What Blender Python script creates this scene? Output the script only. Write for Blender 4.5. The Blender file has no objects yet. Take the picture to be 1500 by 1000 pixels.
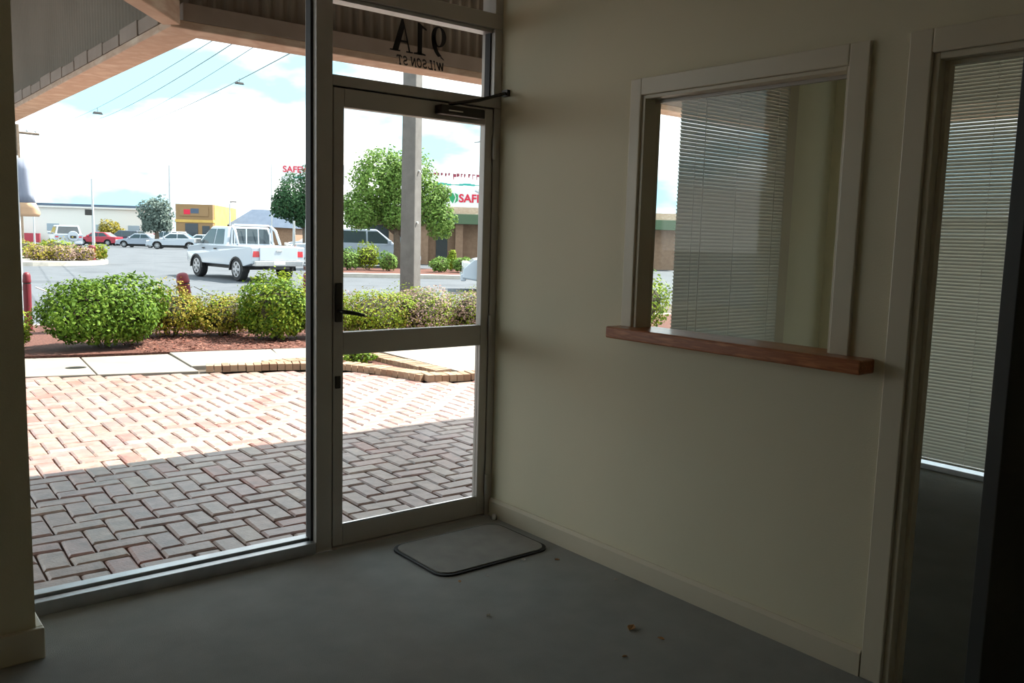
import bpy, bmesh, math, random
from mathutils import Vector, Matrix
random.seed(7)
scene = bpy.context.scene
col = scene.collection

# ------------------------------------------------------------------ camera
def look_axes(yaw, pitch, roll):
    F = Vector((math.sin(yaw)*math.cos(pitch), math.cos(yaw)*math.cos(pitch), math.sin(pitch)))
    r = Vector((math.cos(yaw), -math.sin(yaw), 0)); u = r.cross(F)
    return r*math.cos(roll)+u*math.sin(roll), -r*math.sin(roll)+u*math.cos(roll), F
cam_data = bpy.data.cameras.new('camera'); cam = bpy.data.objects.new('camera', cam_data); col.objects.link(cam)
cr, cu, cf = look_axes(math.radians(39.0288), math.radians(-6.8841), math.radians(1.5858))
cam.matrix_world = Matrix(((cr.x, cu.x, -cf.x, -2.6549), (cr.y, cu.y, -cf.y, -3.4079), (cr.z, cu.z, -cf.z, 1.42), (0, 0, 0, 1)))
cam_data.sensor_width = 36.0; cam_data.lens = 36.0*1268.8/1500.0; cam_data.clip_start = 0.05; cam_data.clip_end = 600
scene.camera = cam

# ------------------------------------------------------------------ view, sky and sun
scene.view_settings.view_transform = 'Standard'; scene.view_settings.look = 'None'
scene.view_settings.gamma = 1.0; scene.view_settings.use_curve_mapping = False
scene.view_settings.exposure = 1.62
scene.cycles.max_bounces = 10; scene.cycles.diffuse_bounces = 6; scene.cycles.transparent_max_bounces = 24

world = bpy.data.worlds.new('sky'); scene.world = world; world.use_nodes = True
wn = world.node_tree; wn.nodes.clear()
w_out = wn.nodes.new('ShaderNodeOutputWorld'); w_bg = wn.nodes.new('ShaderNodeBackground')
w_tc = wn.nodes.new('ShaderNodeTexCoord'); w_map = wn.nodes.new('ShaderNodeMapping')
w_map.inputs['Scale'].default_value = (1.0, 1.0, 2.6)
w_noise = wn.nodes.new('ShaderNodeTexNoise'); w_noise.inputs['Scale'].default_value = 3.1
w_noise.inputs['Detail'].default_value = 7; w_noise.inputs['Roughness'].default_value = 0.52
w_ramp = wn.nodes.new('ShaderNodeValToRGB')
w_ramp.color_ramp.elements[0].position = 0.42; w_ramp.color_ramp.elements[0].color = (0.27, 0.47, 0.55, 1)
w_ramp.color_ramp.elements[1].position = 0.55; w_ramp.color_ramp.elements[1].color = (0.88, 0.88, 0.88, 1)
wn.links.new(w_tc.outputs['Generated'], w_map.inputs['Vector']); wn.links.new(w_map.outputs['Vector'], w_noise.inputs['Vector'])
wn.links.new(w_noise.outputs['Fac'], w_ramp.inputs['Fac']); wn.links.new(w_ramp.outputs['Color'], w_bg.inputs['Color'])
w_bg.inputs['Strength'].default_value = 1.0
wn.links.new(w_bg.outputs['Background'], w_out.inputs['Surface'])

sun_data = bpy.data.lights.new('sun', 'SUN'); sun = bpy.data.objects.new('sun', sun_data); col.objects.link(sun)
sun_data.energy = 5.4; sun_data.angle = 0.0093; sun_data.color = (1.0, 0.94, 0.84)
sun.rotation_euler = Vector((-0.72, 0.11, -1.0)).to_track_quat('-Z', 'Y').to_euler()
sun.location = (30, -5, 40)

# ------------------------------------------------------------------ helpers
def s2l(r, g, b):
    f = lambda c: c/12.92 if c <= 0.04045 else ((c+0.055)/1.055)**2.4
    return (f(r/255), f(g/255), f(b/255), 1)

def material(name, color, rough=0.6, metal=0.0, vary=None, vary_by='noise', scale=6.0, bump=0.0, bump_scale=60.0,
             translucent=0.0, spec=0.5, coat=0.0, stretch=None, mottle=0.0):
    m = bpy.data.materials.new(name); m.use_nodes = True
    nt = m.node_tree; N = nt.nodes; L = nt.links
    b = N['Principled BSDF']; b.inputs['Base Color'].default_value = color
    b.inputs['Roughness'].default_value = rough; b.inputs['Metallic'].default_value = metal
    b.inputs['Specular IOR Level'].default_value = spec
    if coat: b.inputs['Coat Weight'].default_value = coat; b.inputs['Coat Roughness'].default_value = 0.08
    tc = N.new('ShaderNodeTexCoord'); vec = tc.outputs['Object']
    if stretch:
        mp = N.new('ShaderNodeMapping'); mp.inputs['Scale'].default_value = stretch
        L.new(vec, mp.inputs['Vector']); vec = mp.outputs['Vector']
    csock = None
    if vary is not None:
        rp = N.new('ShaderNodeValToRGB'); els = rp.color_ramp.elements
        cols = [color] + list(vary) if not isinstance(vary[0], float) else [color, vary]
        while len(els) < len(cols): els.new(0.5)
        for i, c in enumerate(cols):
            lo, hi = (0.3, 0.7) if vary_by == 'noise' else (0.0, 1.0)
            els[i].position = lo+(hi-lo)*i/(len(cols)-1); els[i].color = c
        if vary_by == 'noise':
            n = N.new('ShaderNodeTexNoise'); n.inputs['Scale'].default_value = scale; n.inputs['Detail'].default_value = 5
            L.new(vec, n.inputs['Vector']); L.new(n.outputs['Fac'], rp.inputs['Fac'])
        elif vary_by == 'object':
            oi = N.new('ShaderNodeObjectInfo'); L.new(oi.outputs['Random'], rp.inputs['Fac'])
        else:
            ge = N.new('ShaderNodeNewGeometry'); L.new(ge.outputs['Random Per Island'], rp.inputs['Fac'])
        csock = rp.outputs['Color']
        if mottle:
            n3 = N.new('ShaderNodeTexNoise'); n3.inputs['Scale'].default_value = 16; n3.inputs['Detail'].default_value = 6
            gp = N.new('ShaderNodeNewGeometry'); L.new(gp.outputs['Position'], n3.inputs['Vector'])
            mr = N.new('ShaderNodeMapRange'); mr.inputs['From Min'].default_value = 0.3; mr.inputs['From Max'].default_value = 0.7
            mr.inputs['To Min'].default_value = 1-mottle; mr.inputs['To Max'].default_value = 1+mottle*0.4; L.new(n3.outputs['Fac'], mr.inputs['Value'])
            vm = N.new('ShaderNodeVectorMath'); vm.operation = 'SCALE'; L.new(csock, vm.inputs[0]); L.new(mr.outputs['Result'], vm.inputs['Scale']); csock = vm.outputs['Vector']
        L.new(csock, b.inputs['Base Color'])
    if bump:
        n2 = N.new('ShaderNodeTexNoise'); n2.inputs['Scale'].default_value = bump_scale; n2.inputs['Detail'].default_value = 4
        bp = N.new('ShaderNodeBump'); bp.inputs['Strength'].default_value = bump; bp.inputs['Distance'].default_value = 0.01
        L.new(vec, n2.inputs['Vector']); L.new(n2.outputs['Fac'], bp.inputs['Height']); L.new(bp.outputs['Normal'], b.inputs['Normal'])
    if translucent:
        tr = N.new('ShaderNodeBsdfTranslucent'); mx = N.new('ShaderNodeMixShader'); mx.inputs['Fac'].default_value = translucent
        if csock: L.new(csock, tr.inputs['Color'])
        else: tr.inputs['Color'].default_value = color
        L.new(b.outputs['BSDF'], mx.inputs[1]); L.new(tr.outputs['BSDF'], mx.inputs[2])
        L.new(mx.outputs['Shader'], N['Material Output'].inputs['Surface'])
    return m

def glass_material(name, tint=(0.965, 0.975, 0.97, 1), gloss=1.0):
    m = bpy.data.materials.new(name); m.use_nodes = True
    nt = m.node_tree; N = nt.nodes; L = nt.links; N.remove(N['Principled BSDF'])
    t = N.new('ShaderNodeBsdfTransparent'); t.inputs['Color'].default_value = tint
    g = N.new('ShaderNodeBsdfGlossy'); g.inputs['Roughness'].default_value = 0.02
    ge = N.new('ShaderNodeNewGeometry'); dt = N.new('ShaderNodeVectorMath'); dt.operation = 'DOT_PRODUCT'
    L.new(ge.outputs['Normal'], dt.inputs[0]); L.new(ge.outputs['Incoming'], dt.inputs[1])
    def op(kind, a, b):
        q = N.new('ShaderNodeMath'); q.operation = kind
        for k, v in enumerate((a, b)):
            if v is None: continue
            if isinstance(v, (int, float)): q.inputs[k].default_value = v
            else: L.new(v, q.inputs[k])
        return q.outputs['Value']
    c = op('ABSOLUTE', dt.outputs['Value'], None); f5 = op('POWER', op('SUBTRACT', 1.0, c), 5.0)     # Schlick, the same from both sides
    fac = op('MULTIPLY', op('ADD', op('MULTIPLY', f5, 0.96), 0.04), gloss*0.5)
    mx = N.new('ShaderNodeMixShader'); L.new(fac, mx.inputs['Fac'])
    L.new(t.outputs['BSDF'], mx.inputs[1]); L.new(g.outputs['BSDF'], mx.inputs[2])
    L.new(mx.outputs['Shader'], N['Material Output'].inputs['Surface'])
    return m

class MB:
    """collects shapes for one mesh"""
    def __init__(s): s.v = []; s.f = []
    def add(s, vs, fs):
        k = len(s.v); s.v += [tuple(p) for p in vs]; s.f += [[i+k for i in f] for f in fs]; return s
    def box(s, x0, x1, y0, y1, z0, z1):
        return s.add([(x, y, z) for z in (z0, z1) for y in (y0, y1) for x in (x0, x1)],
                     [(0, 2, 3, 1), (4, 5, 7, 6), (0, 1, 5, 4), (2, 6, 7, 3), (0, 4, 6, 2), (1, 3, 7, 5)])
    def frustum(s, cx, cy, z0, z1, a0, b0, a1, b1, dx=0, dy=0):
        p = [(cx+i*a0, cy+j*b0, z0) for i, j in ((-1, -1), (1, -1), (1, 1), (-1, 1))] + \
            [(cx+dx+i*a1, cy+dy+j*b1, z1) for i, j in ((-1, -1), (1, -1), (1, 1), (-1, 1))]
        return s.add(p, [(3, 2, 1, 0), (4, 5, 6, 7), (0, 1, 5, 4), (1, 2, 6, 5), (2, 3, 7, 6), (3, 0, 4, 7)])
    def prism(s, pts, axis, a, b):
        """pts 2-D outline, extruded along axis (0,1,2) from a to b"""
        def P(p, t):
            q = list(p); q.insert(axis, t); return q
        n = len(pts)
        return s.add([P(p, a) for p in pts]+[P(p, b) for p in pts],
                     [list(range(n))[::-1], list(range(n, 2*n))]+[(i, (i+1) % n, n+(i+1) % n, n+i) for i in range(n)])
    def tube(s, pts, rad, n=8, cap=True):
        pts = [Vector(p) for p in pts]
        rads = rad if isinstance(rad, (list, tuple)) else [rad]*len(pts)
        vs = []; fs = []
        for i, p in enumerate(pts):
            d = (pts[min(i+1, len(pts)-1)]-pts[max(i-1, 0)]).normalized()
            a = Vector((0, 0, 1)) if abs(d.z) < 0.9 else Vector((1, 0, 0))
            e1 = d.cross(a).normalized(); e2 = d.cross(e1)
            for k in range(n):
                t = 2*math.pi*k/n; vs.append(p+(e1*math.cos(t)+e2*math.sin(t))*rads[i])
        for i in range(len(pts)-1):
            for k in range(n):
                fs.append((i*n+k, i*n+(k+1) % n, (i+1)*n+(k+1) % n, (i+1)*n+k))
        if cap: fs += [list(range(n))[::-1], list(range((len(pts)-1)*n, len(pts)*n))]
        return s.add(vs, fs)
    def lathe(s, prof, n=16, axis='z', c=(0, 0, 0)):
        vs = []; fs = []
        for r, h in prof:
            for k in range(n):
                t = 2*math.pi*k/n; a, b = r*math.cos(t), r*math.sin(t)
                vs.append((c[0]+a, c[1]+b, c[2]+h) if axis == 'z' else (c[0]+a, c[1]+h, c[2]+b))
        m = len(prof)
        for i in range(m-1):
            for k in range(n): fs.append((i*n+k, i*n+(k+1) % n, (i+1)*n+(k+1) % n, (i+1)*n+k))
        fs += [list(range(n))[::-1], list(range((m-1)*n, m*n))]
        return s.add(vs, fs)
    def mesh(s, name, mat):
        me = bpy.data.meshes.new(name); me.from_pydata(s.v, [], s.f); me.update()
        bm = bmesh.new(); bm.from_mesh(me); bmesh.ops.recalc_face_normals(bm, faces=bm.faces); bm.to_mesh(me); bm.free()
        if mat: me.materials.append(mat)
        return me
    def build(s, name, mat, parent=None, smooth=False, bevel=0.0, label=None):
        me = s.mesh(name, mat)
        o = bpy.data.objects.new(name, me); col.objects.link(o)
        if parent: o.parent = parent
        if smooth:
            for p in me.polygons: p.use_smooth = True
        if bevel:
            md = o.modifiers.new('bevel', 'BEVEL'); md.width = bevel; md.segments = 2; md.limit_method = 'ANGLE'
        if label: o['label'] = label
        return o

def tag(o, label, cat, group=None, kind=None):
    o['label'] = label; o['category'] = cat
    if group: o['group'] = group
    if kind: o['kind'] = kind
    return o
def empty(name, loc, rz=0.0):
    o = bpy.data.objects.new(name, None); col.objects.link(o); o.location = loc; o.rotation_euler = (0, 0, rz)
    o.empty_display_size = 0.2; return o
def copy_tree(o, parent=None):
    c = o.copy(); col.objects.link(c); c.parent = parent
    for ch in list(o.children): copy_tree(ch, c)
    return c
def box(name, mat, parent, dims, bevel=0.0, label=None):
    return MB().box(*dims).build(name, mat, parent, bevel=bevel, label=label)

# ------------------------------------------------------------------ materials
M = {}
M['wall'] = material('wall_paint', (0.73, 0.675, 0.50, 1), 0.75, vary=[(0.70, 0.645, 0.475, 1)], scale=1.3, bump=0.08, bump_scale=180)
M['wall_lit'] = material('wall_paint_lit', (0.84, 0.81, 0.63, 1), 0.75, bump=0.08, bump_scale=180)  # lighter copy of the wall paint, window light put into the colour
M['trim'] = material('trim_enamel', (0.68, 0.62, 0.485, 1), 0.38, vary=[(0.65, 0.59, 0.455, 1)], scale=4)
M['ceiling'] = material('ceiling_paint', (0.80, 0.78, 0.72, 1), 0.9)
M['nib'] = material('return_wall_paint', (0.42, 0.40, 0.34, 1), 0.7, bump=0.06, bump_scale=150)
M['carpet'] = material('carpet_pile', (0.365, 0.38, 0.372, 1), 0.95, vary=[(0.425, 0.44, 0.43, 1)], scale=7, bump=0.7, bump_scale=420, spec=0.15)
M['mat'] = material('door_mat_pile', (0.32, 0.312, 0.295, 1), 0.95, vary=[(0.39, 0.38, 0.36, 1)], scale=9, bump=0.6, bump_scale=500, spec=0.1)
M['rubber'] = material('black_rubber', (0.012, 0.012, 0.012, 1), 0.7)
M['alu'] = material('anodised_aluminium', (0.52, 0.49, 0.45, 1), 0.40, 0.25, vary=[(0.47, 0.44, 0.40, 1)], scale=3, stretch=(1, 1, 0.1))
M['sill_alu'] = material('bare_aluminium_sill', (0.55, 0.56, 0.58, 1), 0.35, 0.7, vary=[(0.42, 0.43, 0.45, 1)], scale=12)
M['gasket'] = material('black_gasket', (0.015, 0.015, 0.016, 1), 0.6)
M['dark_metal'] = material('dark_bronze_metal', (0.05, 0.045, 0.04, 1), 0.4, 0.6)
M['chrome'] = material('worn_chrome', (0.6, 0.6, 0.6, 1), 0.25, 1.0)
M['glass'] = glass_material('window_glass')
M['glass_clear'] = glass_material('service_window_glass', (0.965, 0.975, 0.965, 1), 0.8)
M['letter'] = material('vinyl_lettering', (0.008, 0.007, 0.011, 1), 0.5)
M['timber'] = material('stained_timber', s2l(188, 114, 66), 0.35, vary=[s2l(150, 84, 44), s2l(200, 128, 78)], scale=14, stretch=(8, 0.6, 8), coat=0.3)
M['leaf_door'] = material('dark_painted_door', (0.045, 0.05, 0.05, 1), 0.45, vary=[(0.037, 0.041, 0.041, 1)], scale=3)
M['slat'] = material('white_blind_slat', (0.50, 0.51, 0.45, 1), 0.45, translucent=0.08)
M['cord'] = material('white_cord', (0.8, 0.8, 0.76, 1), 0.7, translucent=0.2)
M['plastic_seal'] = material('door_seal', (0.03, 0.03, 0.03, 1), 0.7)
M['white'] = material('white_gloss', (0.8, 0.8, 0.8, 1), 0.4)

# ================================================================== SETTING: the rooms
XL, XR2, YB, ZC = -3.7, 2.90, -4.7, 2.80
floor = box('floor', M['carpet'], None, (XL, 0.0, YB, 0.0, -0.12, 0.0))
tag(floor, 'grey worn carpet of the entrance room', 'floor', kind='structure')
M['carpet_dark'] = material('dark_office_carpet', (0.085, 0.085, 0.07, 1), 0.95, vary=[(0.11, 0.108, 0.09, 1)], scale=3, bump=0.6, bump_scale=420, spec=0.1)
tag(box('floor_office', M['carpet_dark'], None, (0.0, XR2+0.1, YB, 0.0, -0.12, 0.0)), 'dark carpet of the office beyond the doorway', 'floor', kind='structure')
ceil = box('ceiling', M['ceiling'], None, (XL-0.15, XR2+0.12, YB-0.15, 0.10, ZC, ZC+0.25))
tag(ceil, 'plain off white ceiling above the room', 'ceiling', kind='structure')
# wall between the rooms, with service window and doorway
wy0, wy1, wz0, wz1 = -1.8366, -0.9325, 1.045, 2.0       # service opening
dy0, dy1, dz1 = -2.94, -2.105, 2.0                       # doorway
wr = MB()
T = 0.088
wr.box(0, T, wy1, 0.105, 0, ZC); wr.box(0, T, dy1, wy0, 0, ZC)
wr.box(0, T, wy0, wy1, 0, wz0); wr.box(0, T, wy0, wy1, wz1, ZC)
wr.box(0, T, dy0, dy1, dz1, ZC); wr.box(0, T, YB, dy0, 0, ZC)
wall_right = wr.build('wall_right', M['wall'])
tag(wall_right, 'cream painted partition wall with service window and doorway', 'wall', kind='structure')
tag(box('wall_back', M['wall'], None, (XL-0.15, XR2+0.1, YB-0.15, YB, 0, ZC)), 'plain cream wall at the back behind the viewer', 'wall', kind='structure')
tag(box('wall_left', M['wall'], None, (XL-0.15, XL, YB, 0.10, 0, ZC)), 'plain cream side wall out to the left', 'wall', kind='structure')
tag(box('wall_front_left', M['wall'], None, (XL, -2.145, -0.335, 0.10, 0, ZC)), 'shaded return wall at the left edge of the shopfront glass', 'wall', kind='structure')
# second room: front wall pier and side walls around its big windows
wf = MB(); wf.box(2.45, XR2, -0.02, 0.10, 0, ZC); wf.box(XR2, XR2+0.12, -0.42, 0.10, 0, ZC)
wf.box(XR2, XR2+0.12, -1.80, -0.42, 2.62, ZC); wf.box(XR2, XR2+0.12, YB, -1.80, 0, ZC)
tag(wf.build('wall_far_right', M['wall_lit']), 'cream corner wall of the office beyond the service window', 'wall', kind='structure')
# baseboards
bb = MB(); bb.box(-0.018, 0.0, -2.03, -0.002, 0, 0.078); bb.prism([(-0.018, 0.078), (0.0, 0.078), (0.0, 0.092), (-0.008, 0.092)], 1, -2.03, -0.002)
tag(bb.build('baseboard_right', M['trim'], None), 'cream skirting board along the foot of the right wall', 'baseboard', kind='structure')
bl = MB(); bl.box(XL, -2.122, -0.356, -0.335, 0, 0.105); bl.box(-2.145, -2.122, -0.335, -0.05, 0, 0.105)
tag(bl.build('baseboard_left', M['trim'], None, bevel=0.004), 'cream skirting board wrapping the return wall at far left', 'baseboard', kind='structure')

# ---- shopfront glazing (window_1), over-door light (window_2), glazed door (door_1)
w1 = empty('window_1', (-1.56, 0.05, 0)); tag(w1, 'large fixed shopfront pane left of the glass door', 'window', kind='structure')
def wpart(parent, name, dims, mat, bevel=0.0, label=None):
    l = parent.location
    d = (dims[0]-l.x, dims[1]-l.x, dims[2]-l.y, dims[3]-l.y, dims[4]-l.z, dims[5]-l.z)
    return box(name, mat, parent, d, bevel, label)
wpart(w1, 'sill', (-2.145, -0.98, -0.004, 0.040, 0.0, 0.052), M['sill_alu'], 0.003, 'bare metal inner sill ledge')
wpart(w1, 'sill_groove', (-2.145, -0.98, 0.040, 0.052, 0.0, 0.045), M['gasket'])
wpart(w1, 'outer_sill', (-2.145, -0.98, 0.052, 0.105, -0.02, 0.062), M['sill_alu'], 0.003)
wpart(w1, 'mullion', (-0.978, -0.902, 0.0, 0.105, 0.0, ZC), M['alu'], 0.003)
wpart(w1, 'mullion_stop', (-0.990, -0.978, 0.030, 0.075, 0.05, ZC), M['gasket'])
wpart(w1, 'head_frame', (-2.145, -0.978, 0.0, 0.105, 2.74, ZC), M['alu'])
wpart(w1, 'pane', (-2.145, -0.984, 0.048, 0.054, 0.05, 2.74), M['glass'])
wpart(w1, 'door_rebate', (-0.902, -0.884, 0.048, 0.100, 0.0, 2.035), M['alu'])
w2 = empty('window_2', (-0.45, 0.05, 2.08)); tag(w2, 'glass light above the door lettered with the street number', 'window', kind='structure')
wpart(w2, 'head_rail', (-0.902, -0.0, 0.0, 0.105, 2.035, 2.080), M['alu'], 0.003)
wpart(w2, 'transom_rail', (-0.902, -0.0, 0.0, 0.105, 2.405, 2.475), M['alu'], 0.003)
wpart(w2, 'transom_bead', (-0.902, -0.048, 0.018, 0.085, 2.388, 2.403), M['sill_alu'])
wpart(w2, 'top_rail', (-0.902, -0.0, 0.0, 0.105, 2.74, ZC), M['alu'])
wpart(w2, 'jamb_rail', (-0.042, -0.0, 0.0, 0.062, 0.0, 2.035), M['alu'], 0.003)
wpart(w2, 'upper_jamb_rail', (-0.046, -0.0, 0.0, 0.105, 2.08, 2.405), M['alu'], 0.003)
wpart(w2, 'jamb_gasket', (-0.054, -0.046, 0.03, 0.07, 2.08, 2.39), M['gasket'])
wpart(w2, 'jamb_rebate', (-0.054, -0.042, 0.048, 0.060, 0.0, 2.035), M['alu'])
wpart(w2, 'head_rebate', (-0.884, -0.060, 0.048, 0.100, 2.012, 2.035), M['alu'])
wpart(w2, 'threshold', (-0.902, -0.042, -0.004, 0.105, -0.02, 0.008), M['alu'])
wpart(w2, 'threshold_step', (-0.884, -0.060, 0.048, 0.100, 0.008, 0.024), M['alu'])
wpart(w2, 'top_jamb_rail', (-0.046, -0.0, 0.0, 0.105, 2.475, 2.74), M['alu'], 0.003)
wpart(w2, 'pane', (-0.902, -0.05, 0.036, 0.042, 2.08, 2.40), M['glass'])
wpart(w2, 'upper_pane', (-0.902, -0.046, 0.036, 0.042, 2.475, 2.74), M['glass'])

d1 = empty('door_1', (-0.47, 0.02, 0.0)); tag(d1, 'aluminium framed glass entrance door with a lever handle', 'door', kind='structure')
ym = (0.004, 0.046)
wpart(d1, 'stile', (-0.896, -0.846, *ym, 0.012, 2.028), M['alu'], 0.003)
wpart(d1, 'stile', (-0.092, -0.046, *ym, 0.012, 2.028), M['alu'], 0.003)
wpart(d1, 'top_rail', (-0.846, -0.092, *ym, 1.950, 2.028), M['alu'], 0.003)
wpart(d1, 'middle_rail', (-0.846, -0.092, *ym, 0.882, 0.982), M['alu'], 0.003)
wpart(d1, 'bottom_rail', (-0.846, -0.092, *ym, 0.012, 0.104), M['alu'], 0.003)
wpart(d1, 'glazing_bead', (-0.846, -0.092, 0.006, 0.016, 0.104, 0.112), M['chrome'])
wpart(d1, 'pane', (-0.846, -0.092, 0.022, 0.028, 0.982, 1.950), M['glass'])
wpart(d1, 'pane', (-0.846, -0.092, 0.022, 0.028, 0.104, 0.882), M['glass'])
lk = wpart(d1, 'lock_plate', (-0.890, -0.858, -0.010, 0.004, 1.030, 1.200), M['dark_metal'], 0.003, 'dark upright lock plate')
lv = MB().tube([(-0.874, -0.005, 1.078), (-0.874, -0.045, 1.078), (-0.862, -0.052, 1.077), (-0.82, -0.053, 1.070), (-0.775, -0.052, 1.060)], [0.009, 0.009, 0.010, 0.0085, 0.007], 10)
lv.v = [(x+0.47, y-0.02, z) for x, y, z in lv.v]; lv.build('lever', M['dark_metal'], d1, smooth=True, label='dark bent lever handle')
wpart(d1, 'lower_lock', (-0.886, -0.862, -0.004, 0.004, 0.735, 0.79), M['dark_metal'], 0.002)
for z in (0.17, 0.98, 1.84):
    h = MB().lathe([(0.007, -0.05), (0.008, -0.047), (0.008, 0.047), (0.007, 0.05)], 10, c=(-0.044+0.47, -0.008-0.02, z)); h.build('hinge', M['alu'], d1, smooth=True)
cb = wpart(d1, 'closer_body', (-0.385, -0.135, -0.052, 0.004, 1.968, 2.012), M['dark_metal'], 0.006, 'dark door closer box')
arm = MB().tube([(-0.33+0.47, -0.03-0.02, 2.018), (-0.20+0.47, -0.085-0.02, 2.045), (-0.10+0.47, -0.115-0.02, 2.078)], 0.008, 8)
arm.tube([(-0.10+0.47, -0.115-0.02, 2.078), (-0.012+0.47, -0.045-0.02, 2.103)], 0.008, 8); arm.build('closer_arm', M['dark_metal'], d1, smooth=True)
br = MB().box(-0.020+0.47, -0.004+0.47, -0.07-0.02, -0.025-0.02, 2.088, 2.118); br.build('closer_bracket', M['dark_metal'], d1)
wpart(d1, 'closer_trim', (-0.345, -0.265, -0.054, -0.050, 1.984, 1.990), M['chrome'])

# ---- lettering on the over-door light: reads from the street, so it is mirrored from inside
def ell(cx, cy, rx, ry, a0, a1, n):
    return [(cx+rx*math.cos(math.radians(a0+(a1-a0)*i/n)), cy+ry*math.sin(math.radians(a0+(a1-a0)*i/n))) for i in range(n+1)]
def strip(mb, outer, inner, fn):
    n = len(outer); vs = [fn(*p) for p in outer]+[fn(*p) for p in inner]
    mb.add(vs, [(i, i+1, n+i+1, n+i) for i in range(n-1)])
def poly(mb, pts, fn): mb.add([fn(*p) for p in pts], [list(range(len(pts)))])
LX = -0.302
def glyph(name, mb):
    l = w2.location; mb.v = [(x-l.x, y-l.y, z-l.z) for x, y, z in mb.v]
    return mb.build(name, M['letter'], w2)
H9, Z9, YT = 0.140, 2.228, 0.0325
def fn_at(u0, wdt, h, z0, shear=0.0):
    return lambda u, v: (LX-(u0+u*wdt+shear*v*h), YT, z0+v*h)
g = MB(); F9 = fn_at(0.006, 0.082, H9, Z9)
strip(g, ell(0.5, 0.68, 0.50, 0.33, 0, 360, 36), ell(0.5, 0.68, 0.20, 0.285, 0, 360, 36), F9)
strip(g, ell(0.10, 0.62, 0.90, 0.66, 5, -62, 16), ell(0.02, 0.66, 0.70, 0.62, 0, -68, 16), F9)
poly(g, [(0.36, 0.02), (0.40, 0.10), (0.16, 0.00), (0.10, -0.06)], F9)
glyph('digit_nine', g)
g = MB(); F1 = fn_at(0.112, 0.070, H9, Z9)
poly(g, [(0.36, 0.0), (0.72, 0.0), (0.72, 1.0), (0.60, 1.0), (0.36, 0.93)], F1)
poly(g, [(0.36, 0.93), (0.60, 1.0), (0.02, 0.84), (0.04, 0.79), (0.36, 0.85)], F1)
poly(g, [(0.08, 0.0), (1.0, 0.0), (1.0, 0.045), (0.72, 0.07), (0.36, 0.07), (0.08, 0.045)], F1)
glyph('digit_one', g)
g = MB(); FA = fn_at(0.186, 0.118, H9, Z9)
poly(g, [(0.44, 1.02), (0.52, 1.02), (0.92, 0.0), (0.66, 0.0), (0.40, 0.72)], FA)
poly(g, [(0.44, 1.02), (0.42, 0.80), (0.18, 0.0), (0.10, 0.0)], FA)
poly(g, [(0.20, 0.30), (0.70, 0.30), (0.68, 0.36), (0.22, 0.36)], FA)
poly(g, [(0.0, 0.0), (0.30, 0.0), (0.30, 0.045), (0.0, 0.045)], FA); poly(g, [(0.56, 0.0), (1.02, 0.0), (1.02, 0.045), (0.56, 0.045)], FA)
glyph('letter_a', g)
def stroke(mb, pts, th, fn):
    for (a, b) in zip(pts[:-1], pts[1:]):
        dx, dy = b[0]-a[0], b[1]-a[1]; L_ = math.hypot(dx, dy) or 1; nx, ny = -dy/L_*th/2, dx/L_*th/2
        poly(mb, [(a[0]+nx, a[1]+ny), (b[0]+nx, b[1]+ny), (b[0]-nx, b[1]-ny), (a[0]-nx, a[1]-ny)], fn)
SM = {'W': [[(0, 1), (.25, 0)], [(.25, 0), (.5, .95)], [(.5, .95), (.72, 0)], [(.72, 0), (1, 1)]],
      'I': [[(.5, 0), (.5, 1)], [(.25, 0), (.75, 0)], [(.25, 1), (.75, 1)]],
      'L': [[(.25, 0), (.25, 1)], [(.05, 1), (.5, 1)], [(.05, 0), (.9, 0), (.95, .25)]],
      'S': [ell(.5, .74, .36, .25, 20, 270, 8)+ell(.5, .26, .38, .25, 90, -160, 8)],
      'O': [ell(.5, .5, .44, .5, 0, 360, 14)],
      'N': [[(.15, 0), (.15, 1)], [(.15, 1), (.85, 0)], [(.85, 0), (.85, 1)], [(0, 0), (.3, 0)], [(.7, 1), (1, 1)]],
      'T': [[(.5, 0), (.5, 1)], [(.05, .8), (.05, 1), (.95, 1), (.95, .8)], [(.3, 0), (.7, 0)]],
      '.': [[(.35, 0), (.35, .14)]]}
u = 0.016
for i, ch in enumerate('WILSON ST.'):
    wd = {'W': .040, 'I': .020, '.': .012, ' ': .013}.get(ch, .030)
    if ch != ' ':
        mb = MB(); fn = fn_at(u, wd*0.86, 0.036, 2.174, 0.18)
        for s_ in SM[ch]: stroke(mb, s_, 0.21, fn)
        glyph('small_letter', mb)
    u += wd

# ---- service window in the partition (window_3)
w3 = empty('window_3', (0.0, -1.385, 1.045)); tag(w3, 'cream framed service window with a timber ledge', 'window', kind='structure')
oy0, oy1, oz1 = -1.907, -0.875, 2.068
wpart(w3, 'frame_side', (-0.016, 0.0, wy1, oy1, 1.06, oz1), M['trim'], 0.004)
wpart(w3, 'frame_side', (-0.016, 0.0, oy0, wy0, 1.06, oz1), M['trim'], 0.004)
wpart(w3, 'frame_head', (-0.016, 0.0, wy0, wy1, wz1, oz1), M['trim'], 0.004)
wpart(w3, 'lining_side', (-0.004, T+0.003, wy1-0.016, wy1, wz0, wz1), M['trim'], 0.002)
wpart(w3, 'lining_side', (-0.004, T+0.003, wy0, wy0+0.012, wz0, wz1), M['trim'], 0.002)
wpart(w3, 'lining_head', (-0.004, T+0.003, wy0+0.012, wy1-0.016, wz1-0.014, wz1), M['trim'], 0.002)
wpart(w3, 'glass_channel', (0.056, 0.074, wy0+0.012, wy1-0.016, wz1-0.026, wz1-0.014), M['alu'])
wpart(w3, 'ledge', (0.0, T+0.03, wy0+0.012, wy1-0.016, wz0-0.028, wz0+0.014), M['timber'])
led = MB().box(-0.092, -0.0, -1.995, -0.862, 1.014, 1.062); l = w3.location
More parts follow.
